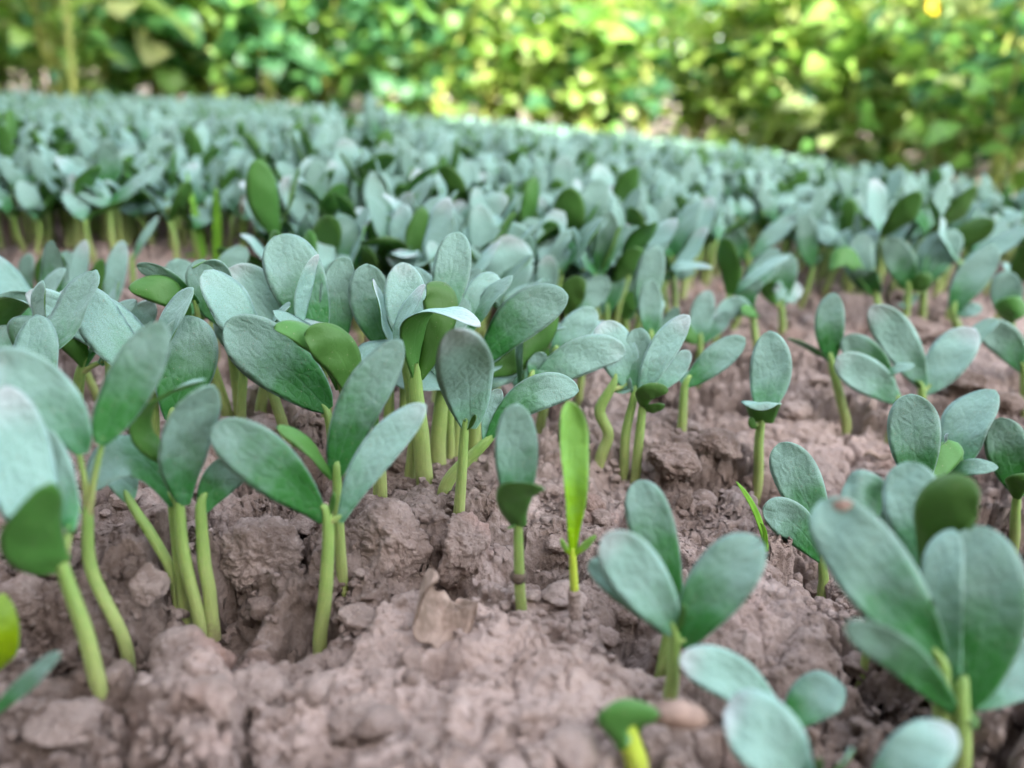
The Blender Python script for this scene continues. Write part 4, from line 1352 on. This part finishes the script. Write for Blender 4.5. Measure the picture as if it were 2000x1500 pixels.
def bush(label, foot, height, spread, nleaf, kind, mi_w, L, seed, group, flower=0):
    r = random.Random(seed)
    root = tag(link("leafy_bush" if kind != 'blade' else "tall_grass", None, None, foot), label, "bush" if kind != 'blade' else "grass", group)
    vs, fs, mis, n = [], [], [], 0
    ns = r.randint(4, 7)
    stems = []
    sv, sf, sn = [], [], 0
    for k in range(ns):
        a = r.uniform(0, 6.28)
        q = spread * r.uniform(.2, .8)
        e = np.array([math.cos(a) * q, math.sin(a) * q, height * r.uniform(.65, 1.0)])
        m_ = e * np.array([.35, .35, .55]) + np.array([r.uniform(-.03, .03), r.uniform(-.03, .03), 0])
        P = [np.array([0, 0, -.03]), m_ * .5, m_, e]
        stems.append(P)
        V, F, _ = tube_geo(P, [.006, .005, .004, .002], 6, 4, k)
        sv.append(V); sf.append(F + sn); sn += len(V)
    for i in range(int(nleaf * 1.9)):
        P = r.choice(stems)
        t = r.uniform(.12, 1) ** .8
        k3 = t * 2.999
        j = int(k3)
        o = P[j] * (1 - (k3 - j)) + P[j + 1] * (k3 - j)
        a = r.uniform(0, 6.28)
        el = r.gauss(.15, .45) if kind != 'blade' else r.uniform(.6, 1.4)
        pet = r.uniform(.02, .09) * (1 if kind != 'blade' else .2)
        d = np.array([math.cos(a) * math.cos(el), math.sin(a) * math.cos(el), math.sin(el)])
        V, F = leaf_card(kind, r, L * r.choice((.35, .45, .6, .85)) * r.uniform(.85, 1.15) * (1 if kind != 'blade' else r.uniform(.8, 1.6)))
        s = nrm(np.cross([0, 0, 1.0], d))
        tw = r.gauss(0, .5)
        nn = np.cross(d, s)
        s, nn = s * math.cos(tw) + nn * math.sin(tw), nn * math.cos(tw) - s * math.sin(tw)
        W = o + d * pet + V[:, :1] * d + V[:, 1:2] * s + V[:, 2:] * nn
        vs.append(W); fs.append(F + n); n += len(W)
        mis.append(np.full(len(F), r.choices(range(4), mi_w)[0]))
    link("stems", mk_mesh("stems", np.concatenate(sv), np.concatenate(sf), [M_STALK]), root)
    link("foliage", mk_mesh("foliage", np.concatenate(vs), np.concatenate(fs), GREENS, np.concatenate(mis)), root)
    for k in range(flower):
        P = stems[k % ns]
        ang = np.linspace(0, 2 * np.pi, 11)[:-1]
        rad = np.where(np.arange(10) % 2 == 0, .018, .010)
        fv = np.concatenate([[[0, 0, -.008]], np.stack([np.cos(ang) * rad, np.sin(ang) * rad, .006 + 0 * ang], 1)])
        ff = np.stack([np.zeros(5, int), 1 + np.arange(0, 10, 2), 1 + np.arange(1, 10, 2), 1 + (np.arange(2, 12, 2) % 10)], 1)
        fo = link("flower", mk_mesh("flower", fv, ff, [M_FLOWER]), root, P[3] + np.array([0, -.02, .01]))
        fo.rotation_euler = (R(60), 0, R(20))
    return root

def edge_pt(px):
    """where the bed ends, seen under the seedlings' tops at that place along the edge"""
    z = 0.0
    for k in range(25):
        p = on_z(px, float(edge_py(px)) - 4, z + .036)
        z = .5 * z + .5 * hz(p[0], p[1])
    return np.array([p[0], p[1], z])

rb = random.Random(21)
KN = {'broad': "broad-leaved bush", 'ovate': "small-leaved bush", 'blade': "tall grass clump"}
TW = {(0): "yellow-green", (1): "mid green", (2): "dark green", (3): "pale green"}
front = [  # px along the edge, back m, height, spread, leaves, kind, colour weights, leaf length
    (-170, .10, .50, .22, 120, 'broad', (3, 3, 1, 1), .11), (-40, .12, .45, .18, 110, 'ovate', (4, 2, 0, 2), .09), (70, .10, .55, .18, 60, 'blade', (3, 2, 0, 1), .24),
    (180, .12, .46, .20, 110, 'ovate', (3, 3, 1, 1), .10), (300, .16, .50, .24, 90, 'broad', (1, 3, 3, 1), .13), (420, .16, .44, .20, 100, 'ovate', (2, 2, 3, 1), .10), (530, .16, .52, .22, 90, 'broad', (0, 2, 5, 0), .09),
    (640, .18, .48, .22, 90, 'ovate', (1, 2, 4, 0), .11), (750, .16, .55, .26, 100, 'broad', (0, 2, 6, 0), .09), (850, .16, .44, .20, 90, 'ovate', (2, 3, 2, 0), .09),
    (950, .14, .50, .20, 110, 'ovate', (4, 2, 1, 1), .09), (1050, .14, .46, .22, 120, 'ovate', (4, 2, 1, 2), .09), (1150, .14, .44, .20, 90, 'broad', (3, 2, 2, 2), .10), (1260, .14, .44, .20, 100, 'ovate', (2, 2, 3, 1), .09),
    (1360, .14, .44, .20, 110, 'ovate', (4, 2, 1, 2), .08), (1460, .12, .42, .18, 90, 'broad', (4, 1, 1, 2), .09), (1560, .12, .44, .18, 110, 'ovate', (4, 2, 1, 1), .08), (1640, .12, .40, .18, 90, 'broad', (3, 2, 1, 2), .09),
    (1740, .12, .42, .16, 100, 'ovate', (2, 3, 1, 1), .07), (1840, .10, .42, .16, 100, 'ovate', (1, 3, 2, 1), .07), (1945, .08, .50, .15, 110, 'ovate', (0, 3, 3, 1), .07), (2060, .08, .48, .16, 100, 'ovate', (0, 3, 3, 1), .07),
    (480, .04, .20, .08, 26, 'blade', (4, 2, 0, 1), .13), (1110, .03, .16, .08, 24, 'blade', (4, 2, 0, 1), .10), (1500, .02, .14, .08, 30, 'blade', (5, 1, 0, 2), .09)]
plants_ = []
for i, f_ in enumerate(front):
    e = edge_pt(f_[0])
    dirn = nrm(np.array([e[0], e[1], 0]))
    plants_.append((f_[0], e + dirn * f_[1], f_, 0))
for row, (bk, hh) in enumerate(((.40, .50), (.85, .65), (1.5, .85), (2.4, 1.1))):
    nn_ = (15, 13, 12, 12)[row]
    for j in range(nn_):
        px = -300 + 2600 * (j + .5 + rb.uniform(-.25, .25)) / nn_
        e = edge_pt(px)
        dirn = nrm(np.array([e[0], e[1], 0]))
        lightc = 300 < px < 850
        w = ((1, 3, 5, 0) if lightc else (4, 3, 1, 1)) if px < 1800 else (1, 4, 2, 1)
        plants_.append((px, e + dirn * (bk + rb.uniform(-.1, .1)), (px, bk, hh * rb.uniform(.85, 1.15), .30 + .1 * row, 150 + 20 * row, rb.choice(('broad', 'ovate')), w, rb.uniform(.07, .12)), row + 1))
seen = {}
ROWN = ["along the bed edge", "second row beyond bed", "third row beyond bed", "fourth row beyond bed", "farthest row beyond bed"]
for k, (px, p, f_, row) in enumerate(sorted(plants_, key=lambda q: q[0])):
    col_ = TW[int(np.argmax(f_[6]))]
    key = (col_, f_[5], row)
    seen[key] = seen.get(key, 0) + 1
    p = np.array([p[0], p[1], hz(p[0], p[1])])
    bush(f"{col_} {KN[f_[5]]}, {ORD[seen[key] - 1]} of its kind from left, {ROWN[row]}", p, f_[2], f_[3], f_[4], f_[5], f_[6], f_[7], 300 + k, "blurred plants beyond the bed", 2 if abs(px - 1840) < 2 else 0)

# two leaning stalks at the upper left
def stalk(label, x0, y0, x1, y1, wpx, back):
    e = edge_pt(x0)
    b = e + nrm(np.array([e[0], e[1], 0])) * back
    b[2] = hz(b[0], b[1])
    dep = float(np.dot(b - CAM, fwd)); pm = dep / FPX
    tp = on_y(x1, y1, b[1])
    root = tag(link("plant_stalk", None, None, b), label, "stalk")
    lo = np.array([on_y(x0, y0, b[1])[0], b[1], b[2] - .02])
    link("cane", tube_mesh("cane", [lo, lo * .5 + tp * .5 + np.array([.003, 0, 0]), tp, tp + (tp - lo) * .5], [wpx * pm, wpx * pm, wpx * .9 * pm, wpx * .5 * pm], M_STALK, 8, 6, 1, b), root)
    V, F = leaf_card('blade', random.Random(3), .25)
    link("blade", mk_mesh("blade", V + (tp - b) * .9, F, [GREENS[0]]), root)
stalk("upright yellow-green cane among the plants at the upper left", 135, 175, 128, -10, 6, .02)
stalk("thin yellow cane slanting right among the plants at the upper left", 165, 120, 245, -5, 7, .03)

# ------------------------------------------------------------------ an unseen wall added behind the camera to shade the bed
M_WALL = plain("shade_wall_mud", (.16, .12, .09), (.26, .20, .15), 6, .95, 0, bump_d=.01)
EA, EB = edge_pt(450), edge_pt(1650)
wd = nrm(np.array([EB[0] - EA[0], EB[1] - EA[1], 0]))             # the wall runs along the bed's far edge
wn_ = np.array([-wd[1], wd[0], 0])
wq = min((edge_pt(q) for q in range(350, 1700, 75)), key=lambda e: e @ wn_) + wn_ * .03 + np.array([0, 0, .05])
sh = np.array([SUNV.x, SUNV.y, 0])
k_ = (wq @ wn_ + 2.2) / -(sh @ wn_)
WALL_H = wq[2] + k_ * SUNV.z
print("wall height", WALL_H)
def wall_mesh(n=60):
    x = np.linspace(-5, 5, n)
    top = WALL_H + .012 * np.sin(x * 5) + .02 * np.array([vnoise(np.array([q * 6]), np.array([0.]), 4)[0] for q in x])
    rows = [(-.14, 0), (-.14, .97), (-.10, 1), (.10, 1), (.14, .97), (.14, 0)]
    V = np.stack([np.stack([x, np.full(n, a), top * b - (.1 if b == 0 else 0)], 1) for a, b in rows], 1)
    nv = len(rows)
    F = grid_faces(n, nv, np.arange(n * nv).reshape(n, nv))
    k = n * nv
    cap = np.array([[0, 1, 4, 5], [1, 2, 3, 4]])
    F = np.concatenate([F, cap, cap[:, ::-1] + (n - 1) * nv])
    return mk_mesh("added_shade_wall", V.reshape(-1, 3), F, [M_WALL], None, None, False)
wl = link("added_shade_wall", wall_mesh())
wl.location = Vector(wn_ * -2.2)
wl.rotation_euler = (0, 0, math.atan2(wd[1], wd[0]))
tag(wl, "unseen mud wall added behind the viewer to shade the bed", "wall")
